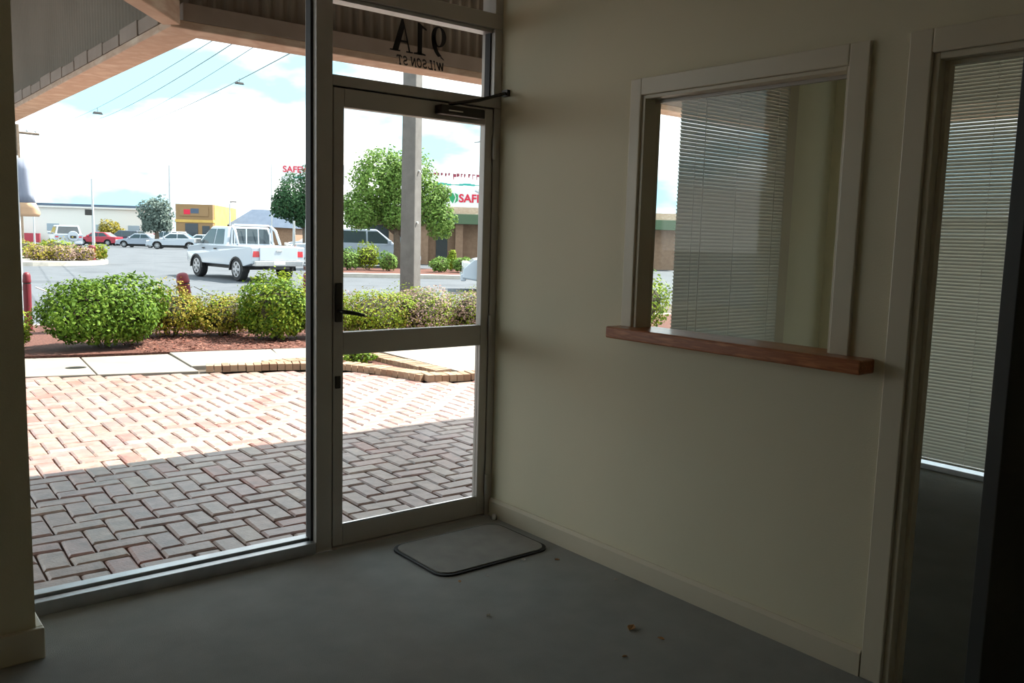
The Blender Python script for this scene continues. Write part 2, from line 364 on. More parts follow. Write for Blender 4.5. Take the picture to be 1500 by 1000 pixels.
led.v = [(x-l.x, y-l.y, z-l.z) for x, y, z in led.v]; led.build('ledge_nosing', M['timber'], w3, bevel=0.006, label='orange brown varnished timber ledge')
wpart(w3, 'pane', (0.062, 0.068, wy0+0.012, wy1-0.022, wz0+0.014, wz1-0.02), M['glass_clear'])

# ---- doorway trim and the dark door standing open
t1 = MB()
t1.box(-0.016, 0, dy1, dy1+0.072, 0, 2.072); t1.box(-0.016, 0, dy0-0.072, dy0, 0, 2.072); t1.box(-0.016, 0, dy0, dy1, dz1, 2.072)
tr1 = t1.build('trim_1', M['trim'], None, bevel=0.004); tag(tr1, 'cream door architrave and jambs around the office doorway', 'trim', kind='structure')
box('jamb', M['trim'], tr1, (-0.004, T+0.004, dy1-0.020, dy1, 0, dz1), 0.003)
box('jamb', M['trim'], tr1, (-0.004, T+0.004, dy0, dy0+0.020, 0, dz1), 0.003)
box('head_jamb', M['trim'], tr1, (-0.004, T+0.004, dy0+0.020, dy1-0.020, dz1-0.020, dz1), 0.003)
box('door_stop', M['trim'], tr1, (0.034, 0.066, dy1-0.034, dy1-0.020, 0, dz1-0.02), 0.002)
box('door_stop', M['trim'], tr1, (0.034, 0.066, dy0+0.034, dy1-0.034, dz1-0.034, dz1-0.02), 0.002)
hx, hy = -0.024, -2.905
ang = math.atan2(-2.69-hy, -0.815-hx)
d2 = empty('door_2', (hx, hy, 0.008), ang); tag(d2, 'dark painted door standing open at the right edge', 'door', kind='structure')
box('leaf', M['leaf_door'], d2, (0, 0.815, -0.018, 0.018, 0.0, 1.97), 0.002)
box('bottom_seal', M['plastic_seal'], d2, (0.0, 0.815, -0.016, 0.016, -0.006, 0.0))

# ---- windows of the second room
w4 = empty('window_4', (1.2, 0.05, 0.0)); tag(w4, 'office front window behind the hanging blind', 'window', kind='structure')
wpart(w4, 'post', (2.325, 2.45, -0.03, 0.10, 0.0, ZC), M['trim'], 0.004)
wpart(w4, 'bottom_rail', (T, 2.325, 0.0, 0.10, 0.0, 0.10), M['alu'], 0.003)
wpart(w4, 'head_rail', (T, 2.325, 0.0, 0.10, 2.68, ZC), M['alu'], 0.003)
wpart(w4, 'mullion', (0.90, 0.95, 0.0, 0.10, 0.10, 2.68), M['alu'], 0.003)
wpart(w4, 'side_rail', (T, 0.15, 0.0, 0.10, 0.10, 2.68), M['alu'], 0.003)
wpart(w4, 'pane', (0.15, 0.90, 0.047, 0.053, 0.10, 2.68), M['glass']); wpart(w4, 'pane', (0.95, 2.325, 0.047, 0.053, 0.10, 2.68), M['glass'])
w5 = empty('window_5', (XR2+0.05, -1.1, 0.0)); tag(w5, 'tall office side window seen through the doorway', 'window', kind='structure')
wpart(w5, 'bottom_rail', (XR2, XR2+0.1, -1.80, -0.42, 0.0, 0.035), M['sill_alu'], 0.003)
wpart(w5, 'head_rail', (XR2, XR2+0.1, -1.80, -0.42, 2.56, 2.62), M['alu'])
wpart(w5, 'side_rail', (XR2, XR2+0.1, -0.47, -0.42, 0.035, 2.56), M['alu']); wpart(w5, 'side_rail', (XR2, XR2+0.1, -1.80, -1.75, 0.035, 2.56), M['alu'])
wpart(w5, 'pane', (XR2+0.047, XR2+0.053, -1.75, -0.47, 0.035, 2.56), M['glass'])

# ---- venetian blinds: along local x, room side is -y
def blind(name, label, loc, rz, width, ztop, zbot, tilt):
    r = empty(name, loc, rz); tag(r, label, 'blind')
    box('headrail', M['slat'], r, (0, width, -0.014, 0.014, ztop, ztop+0.028), 0.002)
    n = int((ztop-zbot-0.02)/0.0215)
    sm = MB(); c, s_ = math.cos(tilt), math.sin(tilt); prof = []
    for k in range(5):
        q = -0.0125+0.025*k/4; b_ = 0.0018*(1-(q/0.0125)**2); prof.append((q*c-b_*s_, q*s_+b_*c))
    vs = []
    for x in (0.003, width-0.003):
        vs += [(x, a, b_) for a, b_ in prof]
    sm.add(vs, [(k, k+1, 5+k+1, 5+k) for k in range(4)])
    me = sm.mesh('slat', M['slat'])
    for i in range(n):
        o = bpy.data.objects.new('slat', me); col.objects.link(o); o.parent = r
        o.location = (0, 0, ztop-0.012-i*0.0215); o.rotation_euler = (random.uniform(-0.03, 0.03), 0, 0)
    box('bottom_rail', M['slat'], r, (0, width, -0.011, 0.011, zbot, zbot+0.014), 0.003)
    for x in (0.13, width*0.5, width-0.13):
        MB().tube([(x, -0.016, ztop), (x, -0.016, zbot+0.01)], 0.0013, 5).build('ladder_cord', M['cord'], r)
    MB().tube([(0.20, -0.024, ztop), (0.20, -0.026, ztop-1.0), (0.20, -0.024, zbot+0.18)], 0.0026, 6).build('tilt_wand', M['cord'], r)
    return r
blind('venetian_blind', 'closed white venetian blind seen through the service window', (1.262, -0.050, 0.0), 0.0, 1.055, 2.64, 0.16, math.radians(64))
blind('venetian_blind', 'closed white venetian blind seen through the open doorway', (XR2-0.055, -0.44, 0.0), -math.pi/2, 1.34, 2.57, 0.075, math.radians(60))

# ---- things on the carpet
mt = MB(); R_ = 0.07; x0, x1, y0, y1 = -0.685, -0.075, -0.560, -0.125; out = []
for cx_, cy_, a in ((x0+R_, y0+R_, 180), (x1-R_, y0+R_, 270), (x1-R_, y1-R_, 0), (x0+R_, y1-R_, 90)):
    out += ell(cx_, cy_, R_, R_, a, a+90, 6)
mc = ((x0+x1)/2, (y0+y1)/2)
dm = empty('door_mat', (mc[0], mc[1], 0.0)); tag(dm, 'grey rubber edged door mat lying inside the glass door', 'door mat')
MB().prism([(p[0]-mc[0], p[1]-mc[1]) for p in out], 2, 0.0, 0.008).build('rubber_edge', M['rubber'], dm)
MB().prism([((p[0]-mc[0])*0.955, (p[1]-mc[1])*0.935) for p in out], 2, 0.008, 0.0125).build('pile', M['mat'], dm)
M['dry_leaf'] = material('dry_leaf', s2l(206, 164, 112), 0.7, vary=[s2l(170, 124, 78)], scale=30, translucent=0.2)
M['grit'] = material('pale_grit', (0.55, 0.53, 0.5, 1), 0.8)
def curled_leaf(label, x, y, size, rz, m, cat='leaf', name='dry_leaf'):
    g = MB(); n = 7; vs = []
    for i in range(n):
        t = i/(n-1); wd = math.sin(math.pi*min(1, 0.06+t*0.94))*0.34
        zc = 0.10+0.26*(t-0.4)**2
        vs += [(t-0.5, -wd, zc+0.24*abs(wd)), (t-0.5, 0, zc-0.08), (t-0.5, wd, zc+0.30*abs(wd))]
    f = []
    for i in range(n-1): f += [(3*i, 3*i+1, 3*i+4, 3*i+3), (3*i+1, 3*i+2, 3*i+5, 3*i+4)]
    vs = [(a*size, b_*size, max(0.001, c*size-0.0)) for a, b_, c in vs]; g.add(vs, f)
    o = g.build(name, m); o.location = (x, y, 0.0); o.rotation_euler = (0, 0, rz); md = o.modifiers.new('thick', 'SOLIDIFY'); md.thickness = 0.0015
    tag(o, label, cat); return o
curled_leaf('curled tan dry leaf alone on the carpet mid floor', -0.376, -1.341, 0.045, 0.4, M['dry_leaf'])
curled_leaf('smaller brown leaf scrap right of the curled leaf on carpet', -0.350, -1.461, 0.026, 1.9, M['dry_leaf'])
curled_leaf('pale paper scrap by the front edge of the door mat', -0.269, -0.590, 0.030, 0.9, M['grit'], 'scrap', 'paper_scrap')
curled_leaf('small dark leaf bit between door mat and skirting', -0.144, -0.671, 0.022, 2.4, M['dry_leaf'])
curled_leaf('pale crumb on the carpet in front of the mat corner', -0.738, -0.950, 0.024, 0.2, M['grit'], 'scrap', 'paper_scrap')
curled_leaf('tiny dark leaf bit at the rounded corner of the mat', -0.640, -0.622, 0.020, 1.2, M['dry_leaf'])
curled_leaf('tiny pale scrap between the two door mat corners', -0.511, -0.640, 0.016, 2.0, M['grit'], 'scrap', 'paper_scrap')
curled_leaf('thin pale straw on carpet near the skirting below the ledge', -0.090, -0.981, 0.022, 0.1, M['grit'], 'scrap', 'paper_scrap')
curled_leaf('dark leaf speck nearest the viewer on the carpet', -0.554, -1.477, 0.020, 2.8, M['dry_leaf'])
ds = MB().lathe([(0.010, 0.0), (0.012, 0.004), (0.012, 0.02), (0.008, 0.027)], 12); ds = ds.build('door_stop', M['white'], None, smooth=True); ds.location = (-0.034, -0.070, 0.0)
tag(ds, 'small white door stop on the floor by the skirting corner', 'door stop')

# ================================================================== OUTSIDE: ground
M['brick_a'] = material('paving_brick', s2l(158, 132, 124), 0.36, vary=[s2l(168, 144, 130), s2l(152, 122, 116), s2l(166, 142, 132), s2l(156, 128, 122), s2l(164, 136, 126), s2l(160, 106, 94), s2l(162, 140, 138)], spec=0.6, mottle=0.35, vary_by='object', bump=0.25, bump_scale=70)
M['brick_b'] = material('paving_brick_field', s2l(158, 132, 124), 0.36, vary=[s2l(168, 144, 130), s2l(152, 122, 116), s2l(166, 142, 132), s2l(156, 128, 122), s2l(164, 136, 126), s2l(160, 106, 94), s2l(162, 140, 138)], spec=0.6, mottle=0.35, vary_by='island', bump=0.2, bump_scale=50)
M['sand'] = material('joint_sand', s2l(98, 87, 77), 0.95, vary=[s2l(70, 62, 55)], scale=14)
M['concrete'] = material('footpath_concrete', s2l(148, 142, 134), 0.8, vary=[s2l(134, 128, 121)], scale=2.5, bump=0.15, bump_scale=120)
M['kerb'] = material('kerb_concrete', s2l(190, 184, 174), 0.8, vary=[s2l(170, 164, 155)], scale=5)
M['asphalt'] = material('road_asphalt', s2l(74, 79, 86), 0.85, vary=[s2l(86, 91, 98), s2l(66, 71, 78)], scale=0.5, bump=0.2, bump_scale=90)
M['mulch'] = material('red_bark_mulch', s2l(104, 62, 50), 0.95, vary=[s2l(76, 44, 36), s2l(130, 84, 70)], scale=38, bump=1.0, bump_scale=45)
M['edge_brick'] = material('edging_brick', s2l(150, 124, 100), 0.75, vary=[s2l(138, 106, 84), s2l(160, 136, 112), s2l(130, 102, 82)], vary_by='object', bump=0.35, bump_scale=50)
M['earth'] = material('bare_verge_ground', s2l(150, 140, 122), 0.95, vary=[s2l(130, 122, 104)], scale=0.8)

gz = -0.03
road = MB().prism([(10.3, -1.0), (10.3, -0.15), (52, -0.15), (90, -0.72), (260, -1.2), (260, -2.0)], 0, -160, 220)
road = road.build('road', M['asphalt']); tag(road, 'pale grey asphalt road and roundabout in full sun', 'road', kind='structure')
bed_base = MB().box(-14, 16, 0.10, 10.3, -0.6, -0.075).build('ground', M['sand'])
tag(bed_base, 'sandy ground under the paving in front of the shop', 'ground', kind='structure')

# herringbone brick paving
def path_front(x): return 5.46-0.28*x
def in_paving(x, y):
    if y < 0.16 or x < -3.2 or x > 5.2: return False
    if x < 0.40: return y < path_front(x)-0.02
    pts = [(0.40, 5.27), (1.43, 4.92), (1.70, 4.70), (1.86, 4.2), (2.015, 3.67), (2.557, 3.53), (5.2, 2.85)]
    for (a, b), (c, d) in zip(pts[:-1], pts[1:]):
        if a <= x <= c: return y < b+(d-b)*(x-a)/(c-a)-0.01
    return False
def brick_mesh(mb, cx, cy, lx, ly, z0, z1, bev=0.007, jz=0.0):
    a, b = lx/2, ly/2
    v = [(cx+i*a, cy+j*b, z0) for i, j in ((-1, -1), (1, -1), (1, 1), (-1, 1))] + \
        [(cx+i*a, cy+j*b, z1-bev*0.7+jz) for i, j in ((-1, -1), (1, -1), (1, 1), (-1, 1))] + \
        [(cx+i*(a-bev), cy+j*(b-bev), z1+jz) for i, j in ((-1, -1), (1, -1), (1, 1), (-1, 1))]
    mb.add(v, [(8, 9, 10, 11)]+[(k, (k+1) % 4, 4+(k+1) % 4, 4+k) for k in range(4)]+[(4+k, 4+(k+1) % 4, 8+(k+1) % 4, 8+k) for k in range(4)])
cw = 0.1165; spots = []
rot = math.radians(-2.0)
for i in range(-45, 60):
    for j in range(-4, 62):
        kind = (i-j) % 4
        if kind == 0: cx_, cy_, lx, ly = (i+1)*cw, (j+0.5)*cw, 2*cw, cw
        elif (i-j) % 4 == 3: cx_, cy_, lx, ly = (i+0.5)*cw, (j+1)*cw, cw, 2*cw   # column i, rows i+1, i+2
        else: continue
        X = cx_*math.cos(rot)-cy_*math.sin(rot); Y = cx_*math.sin(rot)+cy_*math.cos(rot)
        if in_paving(X, Y+0.05): spots.append((X, Y, kind == 0))
# nearest ones in the view of the shopfront become bricks of their own
def seen(X, Y):
    d = Vector((X, Y, gz))-Vector((-2.6549, -3.4079, 1.42)); z = d.dot(cf)
    px = 750+1268.8*d.dot(cr)/z; py = 500-1268.8*d.dot(cu)/z
    return 40 < px < 705 and py < 905
near = sorted([s for s in spots if seen(s[0], s[1])], key=lambda s: math.hypot(s[0]+2.65, s[1]+3.41))[:300]
near_set = set(near)
paving = MB().box(-3.2, 5.2, 0.105, 6.4, -0.074, -0.052).build('paving', M['sand'])
tag(paving, 'herringbone brick paving outside the shopfront, shaded near the glass', 'paving', kind='structure')
pm = MB(); brick_mesh(pm, 0, 0, 2*cw-0.009, cw-0.009, -0.045, 0.0, 0.011); pm = pm.mesh('brick', M['brick_a'])
for X, Y, hz in near:
    o = bpy.data.objects.new('brick', pm); col.objects.link(o); o.parent = paving
    o.location = (X, Y, gz+random.uniform(-0.003, 0.003))
    o.rotation_euler = (random.uniform(-.016, .016), random.uniform(-.016, .016), rot+(0 if hz else math.pi/2)+random.uniform(-.03, .03))
fb = MB()
for s in spots:
    if s in near_set: continue
    X, Y, hz = s; k = len(fb.v)
    brick_mesh(fb, 0, 0, 2*cw-0.009, cw-0.009, -0.02, 0.0, 0.011, random.uniform(-0.003, 0.003))
    a = rot+(0 if hz else math.pi/2); c, s_ = math.cos(a), math.sin(a)
    for q in range(k, len(fb.v)):
        x, y, z = fb.v[q]; fb.v[q] = (X+x*c-y*s_, Y+x*s_+y*c, gz+z)
fo = fb.build('brick_field', M['brick_b'], paving); fo['kind'] = 'stuff'

# concrete footpath slabs
def slab(mb_pts, z0, z1, name, mat, parent=None, bevel=0.006):
    return MB().prism(mb_pts, 2, z0, z1).build(name, mat, parent, bevel=bevel)
fp = slab([(-14, 9.35), (-1.30, 5.825), (-1.14, 7.08), (-14, 10.2)], -0.07, -0.022, 'footpath', M['concrete']); tag(fp, 'pale concrete footpath slabs between paving and garden bed', 'footpath', kind='structure')
slab([(-1.285, 5.82), (-0.55, 5.614), (-0.42, 6.87), (-1.125, 7.075)], -0.07, -0.020, 'slab', M['concrete'], fp)
slab([(-0.535, 5.61), (0.36, 5.36), (0.48, 6.72), (-0.405, 6.865)], -0.07, -0.022, 'slab', M['concrete'], fp)
slab([(0.375, 5.62), (1.35, 5.42), (1.62, 6.50), (0.495, 6.72)], -0.07, -0.005, 'slab', M['concrete'], fp)
slab([(1.365, 5.60), (2.46, 5.50), (2.60, 6.22), (1.635, 6.49)], -0.07, -0.003, 'slab', M['concrete'], fp)
slab([(2.52, 3.80), (4.6, 3.28), (4.9, 5.15), (2.62, 6.2), (2.56, 5.2)], -0.07, 0.024, 'slab', M['concrete'], fp)
slab([(4.615, 3.28), (12, 1.4), (12, 3.6), (4.915, 5.15)], -0.07, 0.022, 'slab', M['concrete'], fp)
cv = MB().lathe([(0.10, 0.0), (0.10, 0.003), (0.085, 0.004)], 14).build('drain_cover', M['dark_metal'], fp); cv.location = (-0.62, 6.12, -0.021); cv.scale = (1, 0.8, 1)

# garden bed behind the path
gb = MB(); nb = 26; pts = []
bed = [(-14, 10.22), (-1.13, 7.10), (0.48, 6.74), (2.60, 6.24), (4.9, 5.18), (12.5, 3.5), (13, 7.0), (6.5, 8.9), (3.6, 9.6), (0, 10.2), (-6, 10.28)]
gbo = MB().prism(bed, 2, -0.07, 0.0).build('garden_bed', M['mulch']); tag(gbo, 'red bark mulch garden bed beside the road', 'garden bed', kind='structure')
chips = MB()
for i in range(2600):
    x = random.uniform(0.2, 2.2); y = random.uniform(6.75-0.24*(x-0.48), 8.6)
    s_ = random.uniform(0.012, 0.032); a = random.uniform(0, 6.3); c, q = math.cos(a)*s_, math.sin(a)*s_; z = random.uniform(0.001, 0.014)
    chips.add([(x-c, y-q, z), (x+q*.4, y-c*.4, z+random.uniform(0, .012)), (x+c, y+q, z+random.uniform(0, .012)), (x-q*.4, y+c*.4, z)], [(0, 1, 2, 3)])
M['chip'] = material('bark_chip', s2l(128, 78, 64), 0.9, vary=[s2l(90, 52, 42), s2l(150, 104, 88)], vary_by='island')
co = chips.build('bark_chips', M['chip'], gbo); co['kind'] = 'stuff'
kb = MB()
def kerb_run(mb, pts, w, z0, z1):
    for (a, b) in zip(pts[:-1], pts[1:]):
        d = Vector((b[0]-a[0], b[1]-a[1])).normalized(); n = Vector((-d.y, d.x))*w
        mb.prism([(a[0], a[1]), (b[0], b[1]), (b[0]+n.x, b[1]+n.y), (a[0]+n.x, a[1]+n.y)], 2, z0, z1)
kerb_run(kb, [(-6, 10.28), (0, 10.2), (3.6, 9.6), (6.5, 8.9), (13, 7.0)], 0.18, -0.3, 0.005)
tag(kb.build('kerb', M['kerb']), 'concrete road kerb along the garden bed', 'kerb', kind='structure')
rd2 = MB().prism([(3.6, 9.78), (6.5, 9.08), (13, 7.18), (60, -6), (60, 10.3), (0, 10.3)], 2, -0.6, -0.152).build('road_apron', M['asphalt'])
tag(rd2, 'asphalt lane bending away to the right', 'road', kind='structure')
side_g = MB().prism([(4.4, -30), (60, -30), (60, -6), (13, 7.0), (12, 1.4), (4.4, 3.25)], 2, -0.6, -0.05).build('side_footpath', M['concrete'])
tag(side_g, 'pale concrete footpath along the side street window', 'footpath', kind='structure')

# brick edged planter pocket
pe = empty('planter_edging', (1.6, 4.6, gz)); tag(pe, 'low curved brick edging around a small mulch pocket', 'planter')
ebm = MB(); ebm.frustum(0, 0, 0.0, 0.066, 0.036, 0.105, 0.034, 0.102); ebm = ebm.mesh('brick', M['edge_brick'])
def lay(pts, step=0.078, start=0.0):
    segs = []; P = [Vector(p) for p in pts]; t = start; L_ = [(P[i+1]-P[i]).length for i in range(len(P)-1)]; tot = sum(L_)
    while t < tot:
        q = t; k = 0
        while q > L_[k]: q -= L_[k]; k += 1
        d = (P[k+1]-P[k]).normalized(); p = P[k]+d*q
        segs.append((p, math.atan2(d.y, d.x))); t += step
    for p, a in segs:
        n = Vector((-math.sin(a), math.cos(a)))*0.105
        o = bpy.data.objects.new('brick', ebm); col.objects.link(o); o.parent = pe
        o.location = (p.x+n.x-1.6, p.y+n.y-4.6, random.uniform(-0.004, 0.004)); o.rotation_euler = (0, 0, a+random.uniform(-.03, .03))
def smooth_path(P, n=6):
    out = []
    for i in range(len(P)-1):
        p0, p1, p2, p3 = [Vector(P[max(0, min(len(P)-1, i+k))]) for k in (-1, 0, 1, 2)]
        for q in range(n):
            t = q/n
            out.append(0.5*((2*p1)+(-p0+p2)*t+(2*p0-5*p1+4*p2-p3)*t*t+(-p0+3*p1-3*p2+p3)*t**3))
    out.append(Vector(P[-1])); return out
lay(smooth_path([(0.44, 5.26), (0.95, 5.10), (1.40, 4.93), (1.68, 4.70), (1.86, 4.25), (1.99, 3.78)]))
lay([(2.06, 3.66), (2.56, 3.54), (4.55, 3.04)])
lay([(2.50, 3.98), (2.47, 4.6), (2.44, 5.45)])
lay([(2.40, 5.40), (1.40, 5.40), (1.05, 5.40)])
slab([(1.15, 5.25), (1.60, 5.02), (1.90, 4.72), (2.06, 4.2), (2.15, 3.86), (2.46, 3.80), (2.42, 4.6), (2.38, 5.40), (1.3, 5.42)], 0.0, 0.02, 'mulch_fill', M['mulch'], None, 0)
mf = bpy.data.objects['mulch_fill']; mf.location = (-1.6, -4.6, 0.0); mf.parent = pe

# ================================================================== awning over the footpath
M['fascia'] = material('weathered_fascia', s2l(214, 190, 168), 0.8, vary=[s2l(196, 166, 144), s2l(222, 202, 182)], scale=5, stretch=(1, 1, 3), bump=0.3, bump_scale=25)
M['soffit'] = material('corrugated_soffit', s2l(134, 122, 108), 0.6, vary=[s2l(122, 110, 96)], scale=1.5)
M['beam'] = material('awning_beam_paint', s2l(160, 144, 132), 0.75, vary=[s2l(144, 128, 116)], scale=6)
aw = empty('awning', (-0.9, 1.7, 2.5)); tag(aw, 'corrugated footpath awning with weathered edge beams', 'awning', kind='structure')
AX, AY = -0.86, 1.76     # outer corner of the front and left beams
def apart(name, mb, mat, bevel=0.0, label=None):
    mb.v = [(x+0.9, y-1.7, z-2.5) for x, y, z in mb.v]; return mb.build(name, mat, aw, bevel=bevel, label=label)
apart('front_beam', MB().box(AX-0.21, 5.0, AY-0.20, AY, 2.50, 2.545), M['fascia'], 0.006)
apart('front_fascia', MB().box(AX-0.14, 5.0, AY-0.20, AY-0.14, 2.545, 2.64), M['beam'], 0.004)
apart('front_gutter', MB().box(AX-0.10, 5.0, AY-0.10, AY+0.0, 2.545, 2.70), M['beam'])
apart('left_beam', MB().box(AX-0.21, AX, AY, 10.6, 2.50, 2.545), M['fascia'], 0.006)
apart('left_gutter', MB().box(AX-0.11, AX, AY, 10.6, 2.545, 2.70), M['beam'])
n_b = 22
for k in range(n_b):
    y0 = AY+0.02+k*(10.55-AY)/n_b; y1_ = AY+0.02+(k+1)*(10.55-AY)/n_b-0.03
    apart('fascia_block', MB().box(AX-0.21, AX-0.155, y0, y1_, 2.548, 2.63+0.012*math.sin(k*2.1)), M['beam'], 0.004)
# valley rafter running back to the building at 45 degrees
vr = MB(); d = Vector((-1, -1, 0)).normalized(); n = Vector((1, -1, 0)).normalized()*0.05; p = Vector((AX-0.20, AY-0.19, 0)); e = p+d*2.6
vr.add([(p.x-n.x, p.y-n.y, 2.51), (p.x+n.x, p.y+n.y, 2.51), (e.x+n.x, e.y+n.y, 2.68), (e.x-n.x, e.y-n.y, 2.68),
        (p.x-n.x, p.y-n.y, 2.64), (p.x+n.x, p.y+n.y, 2.64), (e.x+n.x, e.y+n.y, 2.80), (e.x-n.x, e.y-n.y, 2.80)],
       [(0, 1, 2, 3), (4, 5, 6, 7), (0, 1, 5, 4), (1, 2, 6, 5), (2, 3, 7, 6), (3, 0, 4, 7)])
apart('valley_rafter', vr, M['fascia'], 0.006)
def corrugated(p0, p1, z0, z1, pitch=0.076, amp=0.009):
    """upright ribbed sheet from p0 to p1 on plan"""
    a, b = Vector(p0), Vector(p1); d = (b-a); L_ = d.length; d.normalize(); nn = Vector((-d.y, d.x)); n = int(L_/(pitch/6)); g = MB(); vs = []
    for i in range(n+1):
        q = a+d*(i*L_/n)+nn*(amp*math.cos(2*math.pi*i/6)); vs += [(q.x, q.y, z0), (q.x, q.y, z1)]
    g.add(vs, [(2*i, 2*i+2, 2*i+3, 2*i+1) for i in range(n)]); return g
apart('fascia_sheet', corrugated((AX-0.20, AY-0.12), (5.0, AY-0.12), 2.60, 3.22), M['soffit'])
apart('fascia_sheet', corrugated((AX-0.13, AY-0.05), (AX-0.13, 10.6), 2.60, 3.80), M['soffit'])
apart('fascia_sheet', corrugated((4.9, -12), (4.9, AY-0.12), 2.60, 3.22), M['soffit'])
apart('roof_sheet', MB().box(-6.5, 5.0, -0.5, AY, 3.22, 3.25), M['soffit'])
apart('roof_sheet', MB().box(-6.5, AX, AY, 10.6, 3.80, 3.83), M['soffit'])
apart('roof_sheet', MB().box(2.5, 5.0, -12, -0.5, 3.22, 3.25), M['soffit'])
apart('step_panel', MB().box(-6.5, AX, AY-0.02, AY, 3.22, 3.83), M['soffit'])
apart('front_lintel', MB().box(-6.5, 3.02, 0.0, 0.10, 2.80, 3.22), M['beam'])
apart('side_lintel', MB().box(2.92, 3.02, -12, 0.0, 2.80, 3.22), M['beam'])
apart('side_beam', MB().box(4.80, 5.0, -12, AY-0.21, 2.50, 2.60), M['fascia'])
sc_ = MB().lathe([(0.012, 0.0), (0.012, 0.02), (0.006, 0.026)], 8).build('bolt_head', M['white'], aw); sc_.location = (0.25+0.9, 1.1-1.7, 2.70-2.5)

# ================================================================== plants
def leaf_mat(name, a, b, c, tr=0.22):
    return material(name, a, 0.65, vary=[b, c], vary_by='island', translucent=tr, spec=0.2)
M['leaf_green'] = leaf_mat('glossy_green_leaf', s2l(62, 92, 22), s2l(86, 118, 30), s2l(114, 140, 50))
M['leaf_lime'] = leaf_mat('lime_green_leaf', s2l(96, 120, 24), s2l(122, 142, 34), s2l(142, 154, 52))
M['leaf_yellow'] = leaf_mat('yellow_green_leaf', s2l(134, 126, 40), s2l(154, 140, 54), s2l(108, 104, 40))
M['leaf_pink'] = leaf_mat('dusty_pink_leaf', s2l(150, 126, 108), s2l(164, 136, 134), s2l(128, 122, 82))
M['leaf_tree'] = leaf_mat('street_tree_leaf', s2l(84, 116, 50), s2l(106, 138, 62), s2l(126, 154, 80))
M['leaf_dark'] = leaf_mat('dark_tree_leaf', s2l(52, 86, 56), s2l(66, 100, 62), s2l(44, 76, 54))
M['leaf_grey'] = leaf_mat('grey_green_leaf', s2l(104, 120, 112), s2l(118, 132, 124), s2l(92, 108, 102))
M['bark'] = material('tree_bark', s2l(110, 96, 82), 0.9, vary=[s2l(84, 72, 62)], scale=9, bump=0.8, bump_scale=20)
M['core_shade'] = material('painted_inner_shade', s2l(70, 66, 44), 0.95, vary=[s2l(46, 42, 30)], scale=30, bump=1.0, bump_scale=40)  # dark colour stands in for the shade between the leaves
def leaf_cloud(mb, n, rx, ry, zc, rz_, size, rnd, lumps=9, lo=-0.35, inner=0.62, c=(0, 0)):
    lump = [(rnd.uniform(0, 6.28), rnd.uniform(-0.3, 1.3), rnd.uniform(0.08, 0.34)) for _ in range(lumps)]
    for _ in range(n):
        th = rnd.uniform(0, 2*math.pi); sz = rnd.uniform(lo, 1.0); cz = math.sqrt(max(0, 1-min(1, sz*sz)))
        k = rnd.uniform(inner, 1.0)**0.6*0.93+(rnd.random() < 0.06)*rnd.uniform(0.03, 0.16)
        for a, b, w in lump:
            dth = math.cos(th-a)*cz*math.cos(b)+sz*math.sin(b)
            k += w*max(0, dth)**16
            k -= 0.5*w*max(0, math.cos(th-a-2.0)*cz)**8
        px, py, pz = c[0]+rx*k*cz*math.cos(th), c[1]+ry*k*cz*math.sin(th), zc+rz_*k*sz
        if pz < 0.012: pz = rnd.uniform(0.012, 0.06)
        nrm = Vector((cz*math.cos(th)+rnd.gauss(0, .55), cz*math.sin(th)+rnd.gauss(0, .55), sz+0.35+rnd.gauss(0, .5))).normalized()
        t = nrm.cross(Vector((rnd.gauss(0, 1), rnd.gauss(0, 1), rnd.gauss(0, 1)))).normalized(); b_ = nrm.cross(t)
        s = size*rnd.uniform(0.65, 1.3); p = Vector((px, py, pz)); w = s*0.30
        mb.add([p-t*s*0.5, p+b_*w-nrm*s*0.06, p+t*s*0.5, p-b_*w-nrm*s*0.06], [(0, 1, 2), (0, 2, 3)])
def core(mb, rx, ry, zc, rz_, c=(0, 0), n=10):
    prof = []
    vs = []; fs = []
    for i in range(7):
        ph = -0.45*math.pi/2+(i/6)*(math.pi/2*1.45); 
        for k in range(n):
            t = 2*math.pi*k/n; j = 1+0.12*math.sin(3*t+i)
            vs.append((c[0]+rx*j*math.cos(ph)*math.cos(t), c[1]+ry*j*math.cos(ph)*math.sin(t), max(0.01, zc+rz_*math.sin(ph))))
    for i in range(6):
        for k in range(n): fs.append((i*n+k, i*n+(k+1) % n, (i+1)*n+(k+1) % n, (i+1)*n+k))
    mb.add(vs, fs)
def shrub(name, label, loc, rx, ry, h, size, n, mats, seed, group, cat='shrub', lumps=10):
    """mats: [(material, share)]"""
    rnd = random.Random(seed); r = empty(name, loc); tag(r, label, cat, group)
    st = MB()
    for k in range(7):
        a = rnd.uniform(0, 6.28); q = rnd.uniform(0.25, 0.7)
        st.tube([(0.05*math.cos(a), 0.05*math.sin(a), -0.02), (rx*q*0.5*math.cos(a), ry*q*0.5*math.sin(a), h*0.35), (rx*q*math.cos(a), ry*q*math.sin(a), h*0.72)], [0.014, 0.010, 0.005], 5)
    st.build('stems', M['bark'], r)
    zc = h*0.45
    tw = MB(); core(tw, rx*0.60, ry*0.60, zc, h*0.36); tw.build('shade_core', M['core_shade'], r)  # solid dark filler, paints the shade inside the shrub
    for i, (m, share) in enumerate(mats):
        f = MB(); leaf_cloud(f, int(n*share), rx, ry, zc, h*0.5, size, rnd, lumps, lo=-0.85)
        o = f.build('foliage' if i == 0 else 'flower_tips', mats[i][0], r); o['kind'] = 'stuff'
    return r
SG = 'shrubs in the mulch bed beside the road'
shrub('shrub', 'large rounded bright green shrub left of the mulch patch', (-0.02, 7.48, 0), 0.74, 0.58, 0.88, 0.050, 9500, [(M['leaf_green'], 1)], 1, SG)
